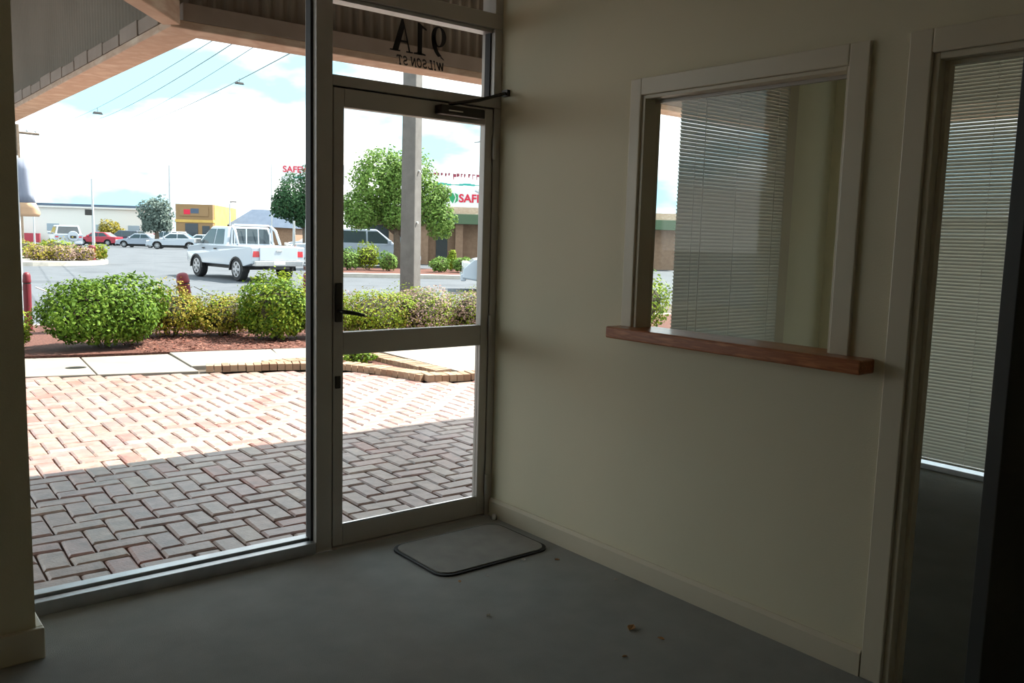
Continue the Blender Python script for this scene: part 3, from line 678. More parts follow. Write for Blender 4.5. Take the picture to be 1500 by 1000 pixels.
shrub('shrub', 'low yellowing shrub at the foot of the leaning red bollard', (0.98, 8.22, 0), 0.52, 0.45, 0.66, 0.038, 3600, [(M['leaf_yellow'], .75), (M['leaf_lime'], .25)], 2, SG)
shrub('shrub', 'yellow green shrub right of the mulch patch', (1.62, 8.02, 0), 0.46, 0.42, 0.58, 0.038, 3600, [(M['leaf_yellow'], .6), (M['leaf_lime'], .4)], 3, SG)
shrub('shrub', 'dense green shrub beside the aluminium mullion behind the edging', (2.04, 7.30, 0), 0.50, 0.48, 0.82, 0.048, 7000, [(M['leaf_lime'], .45), (M['leaf_green'], .55)], 4, SG)
shrub('shrub', 'pink tipped shrub partly hidden by the aluminium mullion', (2.72, 7.25, 0), 0.46, 0.45, 0.70, 0.038, 3600, [(M['leaf_lime'], .5), (M['leaf_pink'], .5)], 5, SG)
shrub('shrub', 'lime green shrub seen beside the door lever', (3.35, 7.02, 0), 0.62, 0.5, 0.66, 0.038, 4500, [(M['leaf_lime'], .8), (M['leaf_yellow'], .2)], 6, SG)
shrub('shrub', 'pink flowering shrub in front of the concrete pole', (4.10, 7.00, 0), 0.62, 0.55, 0.72, 0.036, 4800, [(M['leaf_lime'], .45), (M['leaf_pink'], .55)], 7, SG)
shrub('shrub', 'dusty pink shrub at the right of the door glass', (4.92, 6.75, 0), 0.62, 0.55, 0.68, 0.036, 4800, [(M['leaf_lime'], .4), (M['leaf_pink'], .6)], 8, SG)
shrub('shrub', 'lime shrub hidden mostly behind the door jamb', (5.7, 6.5, 0), 0.6, 0.55, 0.66, 0.05, 2000, [(M['leaf_lime'], .8), (M['leaf_pink'], .2)], 9, SG)
shrub('shrub', 'shrub outside seen past the edge of the office blind', (7.2, 5.9, 0), 1.0, 0.6, 0.95, 0.06, 2600, [(M['leaf_lime'], .7), (M['leaf_green'], .3)], 10, SG)
shrub('shrub', 'thin leafy shrub at the far left edge of the glass', (-0.98, 7.72, 0), 0.30, 0.32, 0.48, 0.05, 900, [(M['leaf_lime'], 1)], 11, SG)
shrub('seedling', 'small green seedling in the brick edged pocket', (2.02, 5.02, -0.01), 0.20, 0.16, 0.17, 0.045, 420, [(M['leaf_green'], .7), (M['leaf_lime'], .3)], 12, None, 'seedling', 5)
shrub('seedling', 'tall leafy sprig standing above the dense green shrub', (2.50, 8.10, 0), 0.12, 0.12, 0.96, 0.055, 260, [(M['leaf_lime'], 1)], 13, None, 'seedling', 3)

# ---- trees
def tree(name, label, loc, h, crown, leafs, size, m, seed, trunk=0.16, group='street trees'):
    """crown: list of (dx,dy,z,rx,ry,rz)"""
    rnd = random.Random(seed); r = empty(name, loc); tag(r, label, 'tree', group)
    zt = min(c[2]-c[5]*0.4 for c in crown)
    MB().tube([(0, 0, -0.1), (0.03, 0, zt*0.5), (0, 0.03, zt), (0.05, 0, zt+0.8)], [trunk*1.25, trunk, trunk*0.85, trunk*0.5], 9).build('trunk', M['bark'], r, smooth=True)
    for c in crown:
        MB().tube([(0, 0, zt*0.85), (c[0]*0.5, c[1]*0.5, (zt+c[2])*0.5), (c[0], c[1], c[2]+c[5]*0.4)], [trunk*0.5, trunk*0.35, trunk*0.12], 6).build('branch', M['bark'], r, smooth=True)
    f = MB(); tot = sum(c[3]*c[4] for c in crown)
    for c in crown:
        leaf_cloud(f, int(leafs*c[3]*c[4]/tot), c[3], c[4], c[2], c[5], size, rnd, 8, lo=-0.95, inner=0.35, c=(c[0], c[1]))
    o = f.build('foliage', m, r); o['kind'] = 'stuff'; return r
tree('tree', 'big leafy green street tree behind the concrete pole', (17.0, 28.9, -0.15), 5.6,
     [(-0.7, 0.4, 3.85, 1.35, 1.35, 1.40), (0.3, -0.2, 3.85, 1.25, 1.3, 1.30), (1.1, -0.8, 2.9, 0.95, 1.0, 1.1), (-1.3, 0.9, 2.5, 1.1, 1.1, 0.95), (0.1, 0.0, 2.5, 1.2, 1.2, 0.9), (1.45, -1.2, 2.1, 0.75, 0.75, 0.85), (1.5, -1.1, 3.3, 0.5, 0.5, 0.45)], 21000, 0.135, M['leaf_tree'], 21)
tree('tree', 'darker green tree right of the white pickup', (18.9, 41.8, -0.15), 5.2,
     [(-0.6, 0.2, 3.3, 1.2, 1.2, 1.3), (0.8, -0.3, 4.0, 1.2, 1.2, 1.4), (0.3, 0.1, 2.5, 1.4, 1.3, 0.9), (-1.2, 0.4, 2.9, .8, .8, .8)], 12000, 0.16, M['leaf_dark'], 22)
tree('tree', 'distant round grey green tree left of the yellow building', (23.7, 84.5, -0.2), 6,
     [(0, 0, 3.0, 1.7, 1.7, 1.55), (-0.5, 0.2, 1.9, 1.2, 1.2, 0.9), (0.7, 0, 1.9, 1.1, 1.1, 0.9)], 3000, 0.34, M['leaf_grey'], 23, 0.2)
tree('tree', 'small rusty green tree far along the road', (24.9, 106.5, -0.8), 3, [(0, 0, 1.7, 1.5, 1.4, 1.2), (1.1, 0, 1.3, 0.9, 0.9, 0.8)], 1800, 0.26, M['leaf_yellow'], 24, 0.12)

# ================================================================== vehicles
def paint(name, c): return material(name, c, 0.28, 0.0, coat=0.6)
M['car_white'] = paint('white_car_paint', (0.46, 0.51, 0.57, 1)); M['car_silver'] = paint('silver_car_paint', (0.33, 0.38, 0.46, 1))
M['car_red'] = paint('red_car_paint', s2l(170, 40, 60)); M['car_dark'] = paint('dark_blue_car_paint', s2l(60, 72, 88))
M['tyre'] = material('tyre_rubber', (0.02, 0.02, 0.022, 1), 0.8); M['rim'] = material('alloy_rim', (0.45, 0.46, 0.48, 1), 0.35, 0.8)
M['car_glass'] = material('tinted_car_glass', (0.035, 0.05, 0.06, 1), 0.06, spec=0.8)
M['plastic'] = material('black_plastic', (0.02, 0.02, 0.02, 1), 0.6); M['lamp_red'] = material('red_tail_lens', (0.55, 0.03, 0.04, 1), 0.2, coat=0.5)
M['lamp_clear'] = material('clear_lamp_lens', (0.75, 0.75, 0.72, 1), 0.15, coat=0.5); M['plate'] = material('number_plate', (0.75, 0.75, 0.7, 1), 0.5)
def wheel(parent, x, y, r, w, spokes=6):
    side = 1 if y > 0 else -1
    t = MB().lathe([(r*0.62, -w/2), (r*0.93, -w/2), (r, -w*0.32), (r, w*0.32), (r*0.93, w/2), (r*0.62, w/2)], 22, axis='y', c=(0, 0, 0))
    o = t.build('wheel', M['tyre'], parent, smooth=False); o.location = (x, y-side*w/2, r)
    rm = MB().lathe([(r*0.60, -w*0.3), (r*0.62, -w*0.3), (r*0.62, w*0.3), (r*0.60, w*0.3)], 20, axis='y')
    rm.build('rim', M['rim'], o)
    MB().lathe([(r*0.61, side*(w/2+0.002)), (r*0.61, side*(w/2+0.006))], 20, axis='y').build('hub_disc', M['plastic'], o)
    MB().lathe([(r*0.66, side*(w/2+0.002)), (r*0.64, side*(w/2+0.014)), (r*0.57, side*(w/2+0.014)), (r*0.56, side*(w/2+0.002))], 22, axis='y').build('rim_lip', M['rim'], o)
    sp = MB()
    for k in range(spokes):
        a = 2*math.pi*k/spokes; c, s_ = math.cos(a), math.sin(a); q = 0.13*r
        yy = side*(w/2+0.016)
        sp.add([(c*r*0.1-s_*q, yy, s_*r*0.1+c*q), (c*r*0.62-s_*q*0.7, yy*0.99, s_*r*0.62+c*q*0.7), (c*r*0.62+s_*q*0.7, yy*0.99, s_*r*0.62-c*q*0.7), (c*r*0.1+s_*q, yy, s_*r*0.1-c*q)], [(0, 1, 2, 3)])
    sp.lathe([(r*0.18, side*(w/2+0.004)), (r*0.16, side*(w/2+0.03))], 10, axis='y'); sp.build('spokes', M['rim'], o)
    return o
def arch(cx, r, z0, n=8, rev=False):
    a0 = math.asin(min(1, (z0-r*0.0)/r)) if False else 0
    pts = []
    for i in range(n+1):
        t = math.pi-math.pi*i/n; pts.append((cx+r*math.cos(t), max(z0, r*0.90*math.sin(t)+0.36)))
    return pts
def car(name, label, loc, rz, color, S, group=None):
    """local x forward, y left. S: dict of the body shape"""
    r = empty(name, loc, rz); tag(r, label, S.get('cat', 'car'), group)
    W = S['W']/2; zs = S['zs']; R = S['R']; fx, bx = S['fx'], S['bx']
    low = [(S['tail'][0][0], zs+0.10)] + S['tail'] + S['hood']
    lower = low + [(fx+R*1.22, zs)] + arch(fx, R*1.2, zs)[::-1] + arch(bx, R*1.2, zs)[::-1] + [(bx-R*1.3, zs)]
    b = MB(); n = len(lower); xs = [p[0] for p in lower]; xm, xM = min(xs), max(xs)
    def hw(x, z): return W*(1-max(0, (x-(xM-0.35))/0.35)*0.10)
    vs = [(x, hw(x, z), z) for x, z in lower]+[(x, -hw(x, z), z) for x, z in lower]
    b.add(vs, [list(range(n)), list(range(n, 2*n))[::-1]]+[(i, (i+1) % n, n+(i+1) % n, n+i) for i in range(n)])
    b.build('body', color, r, bevel=0.035)
    g = S['cab']; zb, zr = S['zb'], S['zr']; wb, wr_ = W*0.965, W*0.965*S.get('tumble', 0.80)
    x0, x1, x2, x3 = g     # base rear, roof rear, roof front, base front
    cabm = MB().add([(x0, wb, zb-0.02), (x3, wb, zb-0.02), (x2, wr_, zr), (x1, wr_, zr), (x0, -wb, zb-0.02), (x3, -wb, zb-0.02), (x2, -wr_, zr), (x1, -wr_, zr)],
                    [(0, 1, 2, 3), (4, 7, 6, 5), (3, 2, 6, 7), (0, 3, 7, 4), (1, 5, 6, 2)])
    cabm.build('cabin', color, r, bevel=0.05)
    yy = lambda z: wb+(wr_-wb)*(z-zb)/(zr-zb)+0.008
    for sgn in (1, -1):
        for q in S['side']:
            m = MB(); pts = [(x, sgn*yy(z), z) for x, z in q]; m.add(pts, [list(range(len(q)))]); o = m.build('side_window', M['car_glass'], r)
        ml = MB().box(S['mirror']-0.08, S['mirror']+0.08, min(sgn*W*0.98, sgn*(W*0.98+0.20)), max(sgn*W*0.98, sgn*(W*0.98+0.20)), zb+0.02, zb+0.20); ml.build('mirror', S.get('mirror_mat', color), r, bevel=0.03)
    def endpane(nm, xa, xb, t0, t1, f):
        z0, z1 = zb+(zr-zb)*t0, zb+(zr-zb)*t1; X = lambda t: xa+(xb-xa)*t; d = -0.012 if xa < 0 and nm == 'rear_window' else 0.012
        w0, w1_ = f*(wb+(wr_-wb)*t0), f*(wb+(wr_-wb)*t1)
        MB().add([(X(t0)+d, -w0, z0), (X(t0)+d, w0, z0), (X(t1)+d, w1_, z1), (X(t1)+d, -w1_, z1)], [(0, 1, 2, 3)]).build(nm, M['car_glass'], r)
    endpane('windscreen', x3, x2, 0.10, 0.90, 0.88); endpane('rear_window', x0, x1, *S.get('rw', (0.15, 0.88, 0.84)))
    for (x, sg) in ((fx, 1), (fx, -1), (bx, 1), (bx, -1)):
        wheel(r, x, sg*(W-0.015), R, 0.24 if R > 0.35 else 0.2)
        fl = MB(); pts_o = [(x+R*1.30*math.cos(math.pi*i/10), R*1.18*math.sin(math.pi*i/10)+0.34) for i in range(11)]
        pts_i = [(x+R*1.16*math.cos(math.pi*i/10), R*1.03*math.sin(math.pi*i/10)+0.34) for i in range(11)]
        k = len(pts_o); ya = sg*(W-0.10); yb_ = sg*(W+0.012)
        fl.add([(p[0], yb_, p[1]) for p in pts_o]+[(p[0], yb_, p[1]) for p in pts_i]+[(p[0], ya, p[1]) for p in pts_i],
               [(i, i+1, k+i+1, k+i) for i in range(k-1)]+[(k+i, k+i+1, 2*k+i+1, 2*k+i) for i in range(k-1)])
        fl.build('wheel_arch', S.get('arch_mat', M['plastic']), r)
    box('undertray', M['plastic'], r, (bx-0.3, fx+0.3, -W*0.8, W*0.8, zs-0.12, zs+0.12))
    tx = S['tail'][0][0]; hx_ = max(p[0] for p in S['hood'])
    for sg in (1, -1):
        a, c = sorted((sg*W*0.70, sg*W*0.955)); z = S['lampz']
        box('tail_light', M['lamp_red'], r, (tx-0.015, tx+0.10, a, c, z, z+S.get('lamph', 0.22)), 0.02)
        a, c = sorted((sg*W*0.50, sg*W*0.86)); box('headlight', M['lamp_clear'], r, (hx_-0.20, hx_-0.01, a, c, z-0.08, z+0.08), 0.02)
    box('rear_bumper', S.get('bumper', color), r, (tx-0.09, tx+0.10, -W*0.92, W*0.92, zs+0.02, zs+0.20), 0.03)
    box('front_bumper', color, r, (hx_-0.10, hx_+0.05, -W*0.86, W*0.86, zs, zs+0.2), 0.03)
    box('number_plate', M['plate'], r, (tx-0.10, tx-0.085, -0.19, 0.19, zs+0.08, zs+0.19))
    return r
SEDAN = dict(W=1.76, zs=0.26, zb=0.90, zr=1.42, R=0.31, fx=1.35, bx=-1.35, tail=[(-2.25, 0.60), (-2.22, 0.95), (-1.7, 0.98)], hood=[(0.9, 0.93), (1.9, 0.80), (2.25, 0.62), (2.28, 0.36)],
             cab=(-1.75, -0.95, 0.35, 1.15), side=[[(-1.35, 0.96), (-0.35, 0.94), (-0.35, 1.34), (-0.85, 1.34)], [(-0.28, 0.94), (0.85, 0.94), (0.28, 1.34), (-0.28, 1.34)]], mirror=0.75, lampz=0.68, lamph=0.16)
SUV = dict(W=1.86, zs=0.36, zb=1.05, zr=1.74, R=0.36, fx=1.38, bx=-1.32, tail=[(-2.20, 0.60), (-2.22, 1.08), (-2.1, 1.10)], hood=[(1.05, 1.07), (1.95, 0.98), (2.28, 0.80), (2.32, 0.45)],
           cab=(-2.16, -1.95, 0.30, 1.20), side=[[(-2.0, 1.12), (-1.30, 1.11), (-1.30, 1.64), (-1.86, 1.64)], [(-1.22, 1.11), (-0.20, 1.10), (-0.20, 1.64), (-1.22, 1.64)], [(-0.12, 1.10), (0.95, 1.10), (0.35, 1.64), (-0.12, 1.64)]], mirror=0.85, lampz=0.85)
VAN = dict(W=1.80, zs=0.30, zb=1.05, zr=1.85, R=0.32, fx=1.40, bx=-1.35, tail=[(-2.25, 0.6), (-2.27, 1.06), (-2.2, 1.08)], hood=[(1.35, 1.04), (1.95, 0.90), (2.25, 0.66), (2.27, 0.38)],
           cab=(-2.22, -2.15, 0.55, 1.75), side=[[(-0.30, 1.10), (1.45, 1.10), (0.72, 1.72), (-0.30, 1.72)]], mirror=1.2, lampz=0.75)
UTE = dict(W=1.80, zs=0.50, zb=1.12, zr=1.74, R=0.385, fx=1.52, bx=-1.48, cat='pickup truck', tail=[(-2.52, 0.66), (-2.54, 1.10), (-2.48, 1.13), (-0.78, 1.13)],
           hood=[(1.3, 1.12), (2.15, 1.04), (2.48, 0.86), (2.52, 0.55)], cab=(-0.72, -0.55, 0.62, 1.55), tumble=0.82, bumper=M['chrome'], mirror_mat=M['chrome'],
           side=[[(-0.50, 1.17), (0.16, 1.16), (0.16, 1.65), (-0.36, 1.65)], [(0.24, 1.16), (1.28, 1.16), (0.68, 1.65), (0.24, 1.65)]], mirror=1.18, lampz=0.80, lamph=0.26, rw=(0.12, 0.90, 0.86))
ha = math.radians(90+4)    # heading of the pickup
def az(deg): return math.radians(90-deg)
ute = car('pickup_truck', 'white dual cab pickup driving away on the road', (8.22-0.07*1.48, 22.30+1.48, -0.15), ha, M['car_white'], UTE); ute.scale = (0.965, 0.965, 0.95)
box('tailgate', M['car_white'], ute, (-2.575, -2.53, -0.64, 0.64, 0.70, 1.12), 0.012)
box('tailgate_handle', M['chrome'], ute, (-2.59, -2.57, -0.10, 0.10, 0.97, 1.02), 0.005)
box('tray_cover', M['car_white'], ute, (-2.45, -0.80, -0.78, 0.78, 1.12, 1.15), 0.01)
for y in (-0.62, -0.21, 0.21, 0.62):
    MB().tube([(-0.80, y, 1.13), (-0.78, y*0.98, 1.70)], 0.022, 6).build('rack_bar', M['car_white'], ute)
MB().tube([(-0.80, -0.72, 1.13), (-0.76, -0.68, 1.70), (-0.74, -0.60, 1.79), (-0.74, 0.60, 1.79), (-0.76, 0.68, 1.70), (-0.80, 0.72, 1.13)], 0.034, 8).build('rack_hoop', M['car_white'], ute, smooth=True)
for y in (-0.70, 0.70):
    MB().tube([(-0.76, y*0.95, 1.76), (-1.02, y, 1.62), (-1.28, y*1.04, 1.17)], 0.045, 8).build('sports_bar', M['car_white'], ute, smooth=True)
    for hx2 in (0.05, 0.95):
        box('door_handle', M['plastic'], ute, (hx2-0.08, hx2+0.08, min(y*1.27, y*1.30), max(y*1.27, y*1.30), 0.98, 1.02))
box('tow_bar', M['plastic'], ute, (-2.60, -2.2, -0.35, 0.35, 0.42, 0.52), 0.02)
suv = car('four_wheel_drive', 'white four wheel drive with a covered spare wheel at rear', (12.3, 68.6, -0.38), az(6), M['car_white'], SUV)
MB().lathe([(0.34, -0.10), (0.36, -0.06), (0.36, 0.08)], 18, axis='y').build('spare_wheel', M['car_white'], suv); sw_ = bpy.data.objects['spare_wheel']; sw_.rotation_euler = (0, 0, -math.pi/2); sw_.location = (-2.32, -0.28, 0.98)
box('spare_band', M['plastic'], sw_, (-0.2, 0.2, -0.112, -0.10, -0.16, 0.02))
CG = 'cars parked across the road'
car('car', 'red car parked in front of the small rusty tree', (21.7, 98.0, -0.72), az(-50), M['car_red'], SEDAN, CG)
car('car', 'dark blue wagon parked left of a pale silver car', (24.9, 100.0, -0.80), az(-42), M['car_dark'], SUV, CG)
car('car', 'pale silver car tucked beside the dark blue wagon', (23.6, 89.4, -0.71), az(-48), M['car_silver'], SEDAN, CG)
car('car', 'red hatch squeezed between pale parked cars', (29.2, 104.5, -0.80), az(-40), M['car_red'], SEDAN, CG)
car('four_wheel_drive', 'white wagon parked below the grey green tree', (28.2, 95.6, -0.75), az(-30), M['car_white'], SUV, CG)
car('car', 'white sedan parked nearest left of the pickup bonnet', (22.6, 75.6, -0.50), az(-62), M['car_white'], SEDAN, CG)
car('car', 'white sedan parked in front of the yellow building', (27.6, 83.4, -0.62), az(-62), M['car_white'], SEDAN, CG)
car('car', 'white sedan showing past the pickup tailgate', (21.6, 44.6, -0.15), az(-70), M['car_white'], SEDAN, CG)
car('car', 'white hatch parked under the darker green tree', (28.4, 60.0, -0.27), az(-70), M['car_white'], SEDAN, CG)
car('four_wheel_drive', 'silver wagon parked under the big leafy tree', (17.7, 32.6, -0.15), az(112), M['car_silver'], SUV, CG)
car('car', 'white car with racks behind the silver wagon', (18.1, 36.0, -0.15), az(112), M['car_white'], SEDAN, CG)
car('van', 'white van nosing in from the right behind the door jamb', (13.85, 15.75, -0.15), az(-56), M['car_white'], VAN)

# ================================================================== street furniture
M['bollard'] = material('dark_red_bollard_paint', s2l(126, 34, 48), 0.5, vary=[s2l(106, 28, 40)], scale=6)
M['galv'] = material('galvanised_steel', (0.50, 0.52, 0.53, 1), 0.5, 0.4); M['pole_grey'] = material('pole_concrete', s2l(110, 108, 106), 0.8, vary=[s2l(96, 94, 92)], scale=7, bump=0.3, bump_scale=30)
M['wire'] = material('power_wire', (0.16, 0.16, 0.16, 1), 0.6)
def bollard(label, loc, h, r, lean=(0, 0), name='bollard'):
    o = empty(name, loc); o.rotation_euler = (lean[0], lean[1], 0); tag(o, label, 'bollard', 'dark red bollards')
    MB().lathe([(r*1.02, -0.1), (r*1.02, 0.05), (r, 0.06), (r, h*0.80)], 16).build('post', M['bollard'], o, smooth=False)
    MB().lathe([(r*0.93, h*0.80), (r*0.93, h*0.82)], 16).build('neck', M['plastic'], o)
    MB().lathe([(r*1.0, h*0.82), (r*1.05, h*0.83), (r*1.05, h*0.86), (r*0.98, h*0.89), (r*0.96, h*0.945), (r*0.75, h*0.98), (r*0.4, h*0.997), (0.005, h)], 16).build('cap', M['bollard'], o, smooth=True)
    MB().tube([(-r*1.05, 0, h*0.74), (-r*1.3, 0, h*0.76), (-r*1.3, 0, h*0.72), (-r*1.05, 0, h*0.70)], 0.008, 6).build('chain_ring', M['galv'], o)
    return o
bollard('leaning dark red bollard between the green shrubs', (1.50, 9.02, 0.0), 0.80, 0.085, (0.02, -0.13))
bollard('dark red bollard half hidden beside the mullion', (2.98, 8.28, 0.0), 0.84, 0.085)
bollard('dark red bollard at the far left edge of the glass', (-0.44, 9.58, 0.0), 0.78, 0.05)
bollard('small bollard at the left end of the roundabout island', (4.15, 35.6, 0.0), 0.62, 0.14)
bollard('small dark bollard at the right end of the roundabout island', (6.20, 34.6, 0.0), 0.62, 0.14)
def sag(a, b, s, n=14): return [Vector(a).lerp(Vector(b), i/n)-Vector((0, 0, s*4*(i/n)*(1-i/n))) for i in range(n+1)]
for lab, a, b in (('slack chain left of the leaning bollard', (1.38, 9.02, 0.60), (-0.34, 9.58, 0.58)), ('slack chain right of the leaning bollard', (1.56, 9.00, 0.60), (2.9, 8.30, 0.63))):
    P = sag(a, b, 0.22); o = MB().tube([p-P[0] for p in P], 0.009, 6).build('chain', M['galv']); o.location = P[0]; tag(o, lab, 'chain', 'chains between the bollards')
# concrete power pole
pp = empty('power_pole', (4.80, 8.42, 0.0)); tag(pp, 'thick grey concrete power pole behind the pink shrubs', 'pole')
MB().frustum(0, 0, -0.3, 9.0, 0.128, 0.128, 0.100, 0.100).build('shaft', M['pole_grey'], pp, bevel=0.015); pp.rotation_euler = (0, 0, math.radians(30.7))
MB().box(0.120, 0.15, -0.03, 0.03, -0.3, 8.6).build('conduit', M['pole_grey'], pp)
for z, sx in ((0.55, 0.02), (1.6, -0.05), (2.4, 0.0)):
    MB().lathe([(0.02, 0.0), (0.02, 0.03)], 8, axis='y', c=(sx, -0.15, z)).build('bolt', M['galv'], pp)
MB().tube([(-1.07, 1.0, 5.28), (-0.98, 0.36, 5.22), (-0.86, -0.52, 4.93)], 0.045, 6).build('crossarm', M['galv'], pp); MB().tube([(0.0, 0.0, 5.05), (-0.96, 0.25, 5.19)], 0.05, 6).build('crossarm_stay', M['galv'], pp)
def lamp_post(label, loc, h, arm=0.0, r=0.06, name='lamp_post'):
    o = empty(name, loc); tag(o, label, 'pole', 'thin poles along the road')
    MB().tube([(0, 0, -0.2), (0, 0, h)], [r*1.2, r*0.7], 8).build('shaft', M['galv'], o)
    if arm:
        MB().tube([(0, 0, h-0.05), (arm*0.5, 0, h+0.12), (arm, 0, h+0.15)], r*0.5, 6).build('arm', M['galv'], o)
        MB().frustum(arm*1.15, 0, h+0.10, h+0.20, 0.28, 0.12, 0.22, 0.08).build('lamp_head', M['plastic'], o)
    return o
lamp_post('thin pole with a small box left of the red car', (20.7, 96.0, -0.75), 7.0, 0, 0.14)
sb_ = bpy.data.objects['lamp_post']; box('switch_box', M['plastic'], sb_, (-0.75, -0.12, -0.12, 0.12, 3.2, 3.8))
lamp_post('thin pole in front of the grey green tree', (27.2, 91.4, -0.7), 8.6, 0, 0.14)
lamp_post('thin pole above the white four wheel drive', (13.0, 84.0, -0.15), 4.6, 0, 0.07)
lamp_post('short lamp pole in front of the yellow building', (23.9, 66.0, -0.15), 3.6, 0.25, 0.06)
lamp_post('faint pole left of the darker green tree', (22.9, 55.5, -0.15), 6.2, 0, 0.05)
lamp_post('white post below the darker green tree', (17.6, 40.4, -0.15), 2.1, 0, 0.09)
lamp_post('second white post below the darker green tree', (18.2, 40.2, -0.15), 2.2, 0, 0.06)
sp = empty('sign_pole', (11.78, 15.9, -0.10)); tag(sp, 'pale steel pole with bracket clamps beside the store sign', 'pole')
MB().tube([(0, 0, -0.2), (0, 0, 4.15)], [0.09, 0.075], 10).build('shaft', M['galv'], sp, smooth=True)
MB().tube([(-0.15, 0.1, 2.75), (0.3, -0.25, 2.45)], 0.03, 6).build('bracket', M['galv'], sp); MB().tube([(-0.2, 0.12, 4.05), (0.2, -0.12, 4.12)], 0.03, 6).build('bracket', M['galv'], sp)
box('signal_box', M['plastic'], sp, (-0.02, 0.14, -0.3, -0.1, 1.05, 1.3), 0.01)
# far power pole with crossarm, wires with hanging lamps
fpn = empty('power_pole', (5.05, 42.9, -0.15)); tag(fpn, 'distant power pole with a crossarm at the left edge', 'pole')
MB().tube([(0, 0, -0.2), (0, 0, 6.1)], [0.17, 0.12], 8).build('shaft', M['bark'], fpn)
MB().tube([(-0.5, 0, 5.75), (0.95, 0, 5.72)], 0.06, 6).build('crossarm', M['bark'], fpn)
for x in (-0.4, 0.45, 0.8):
    MB().lathe([(0.04, 0.0), (0.06, 0.05), (0.03, 0.14)], 8, c=(x, 0, 5.80)).build('insulator', M['galv'], fpn)
WG = 'overhead wires across the sky'
wires = [('upper left overhead wire', (4.7, 17.2, 5.75), (11.2, 62.4, 8.3)), ('second overhead wire from the left', (5.2, 16.9, 5.80), (13.3, 61.9, 8.7)),
         ('faint third overhead wire', (5.6, 16.6, 5.75), (14.6, 61.2, 8.6)), ('lower right overhead wire', (6.05, 16.1, 5.50), (15.4, 60.8, 8.4))]
for i, (lab, a, b) in enumerate(wires):
    d = (Vector(b)-Vector(a)); a2 = Vector(a)-d*0.19; P = sag(a2, b, 0.25)
    o = MB().tube([p-P[0] for p in P], 0.009+0.003*(i % 2), 5).build('overhead_wire', M['wire']); o.location = P[0]; tag(o, lab, 'wire', WG)
M['lamp_grey'] = material('dark_grey_lamp', (0.03, 0.032, 0.035, 1), 0.6)
def hang_lamp(label, loc, s=1.0):
    o = empty('street_light', loc); o.scale = (s, s, s); tag(o, label, 'street light', 'lamp heads hung on the wires')
    MB().frustum(0, 0, -0.07, 0.07, 0.30, 0.10, 0.22, 0.07).build('housing', M['lamp_grey'], o, bevel=0.02); MB().tube([(0.0, 0, 0.05), (0, 0, 0.30)], 0.02, 6).build('hanger', M['wire'], o)
hang_lamp('lamp head hanging at the left of the sky', (8.13, 41.04, 6.62), 0.75); hang_lamp('lamp head hanging on the lower right wire', (7.15, 21.37, 5.56), 0.45)

# roundabout island
isl = MB().lathe([(3.35, -0.2), (3.35, 0.0), (3.2, 0.02), (0.1, 0.06)], 40).build('roundabout_island', M['kerb']); isl.location = (3.75, 36.2, 0.0)
tag(isl, 'raised roundabout island with pale concrete kerb', 'traffic island', kind='structure')
IG = 'low shrubs on the roundabout island'
for k, (lab, x, y, rx, h, mats) in enumerate([
        ('pinkish shrub at the left of the roundabout island', 4.25, 34.0, 0.60, 0.62, [(M['leaf_yellow'], .5), (M['leaf_pink'], .5)]),
        ('sandy pink shrub left of centre on the roundabout island', 4.95, 33.8, 0.60, 0.60, [(M['leaf_pink'], .65), (M['leaf_yellow'], .35)]),
        ('mauve brown shrub right of centre on the roundabout island', 5.70, 34.1, 0.60, 0.58, [(M['leaf_pink'], .7), (M['leaf_yellow'], .3)]),
        ('lime shrub at the right end of the roundabout island', 6.45, 34.9, 0.52, 0.68, [(M['leaf_lime'], .7), (M['leaf_yellow'], .3)]),
        ('bright lime shrub at the back of the roundabout island', 5.0, 35.3, 0.95, 0.86, [(M['leaf_lime'], .8), (M['leaf_yellow'], .2)]),
        ('yellow shrub at the back left of the roundabout island', 3.9, 35.6, 0.80, 0.78, [(M['leaf_yellow'], .6), (M['leaf_lime'], .4)])]):
    shrub('shrub', lab, (x, y, 0.0), rx, rx*0.9, h, 0.10, 900, mats, 40+k, IG)
# far verge bed in front of the store
vb = MB().prism([(11.4, 24.8), (19.5, 20.5), (21.5, 25.5), (13.2, 30.0)], 2, -0.3, -0.02).build('verge_bed', M['mulch']); tag(vb, 'mulched verge bed in front of the store', 'garden bed', kind='structure')
vk = MB(); kerb_run(vk, [(10.9, 24.4), (20.0, 19.6)], 0.5, -0.3, -0.01); tag(vk.build('verge_kerb', M['kerb']), 'pale kerb edging the verge bed across the road', 'kerb', kind='structure')
VG = 'low shrubs on the verge across the road'
for k, (lab, x, y, rx, h, m) in enumerate([
        ('pale green verge shrub at the left of the door glass', 13.45, 26.6, 0.52, 0.85, 'leaf_tree'), ('bright green verge shrub below the silver wagon', 14.3, 26.6, 0.55, 1.1, 'leaf_lime'),
        ('grey green verge shrub beside the concrete pole', 14.7, 25.7, 0.42, 0.75, 'leaf_tree'), ('round verge shrub right of the concrete pole', 16.35, 24.6, 0.40, 0.62, 'leaf_tree'),
        ('widest round verge shrub left of the van', 17.2, 24.2, 0.52, 0.66, 'leaf_tree'), ('small upright verge plant against the store wall', 17.6, 25.6, 0.22, 0.85, 'leaf_lime'),
        ('tall verge plant behind the van nose', 18.5, 24.0, 0.30, 1.0, 'leaf_tree')]):
    shrub('shrub', lab, (x, y, -0.02), rx, rx, h, 0.10, 800, [(M[m], 1)], 60+k, VG)

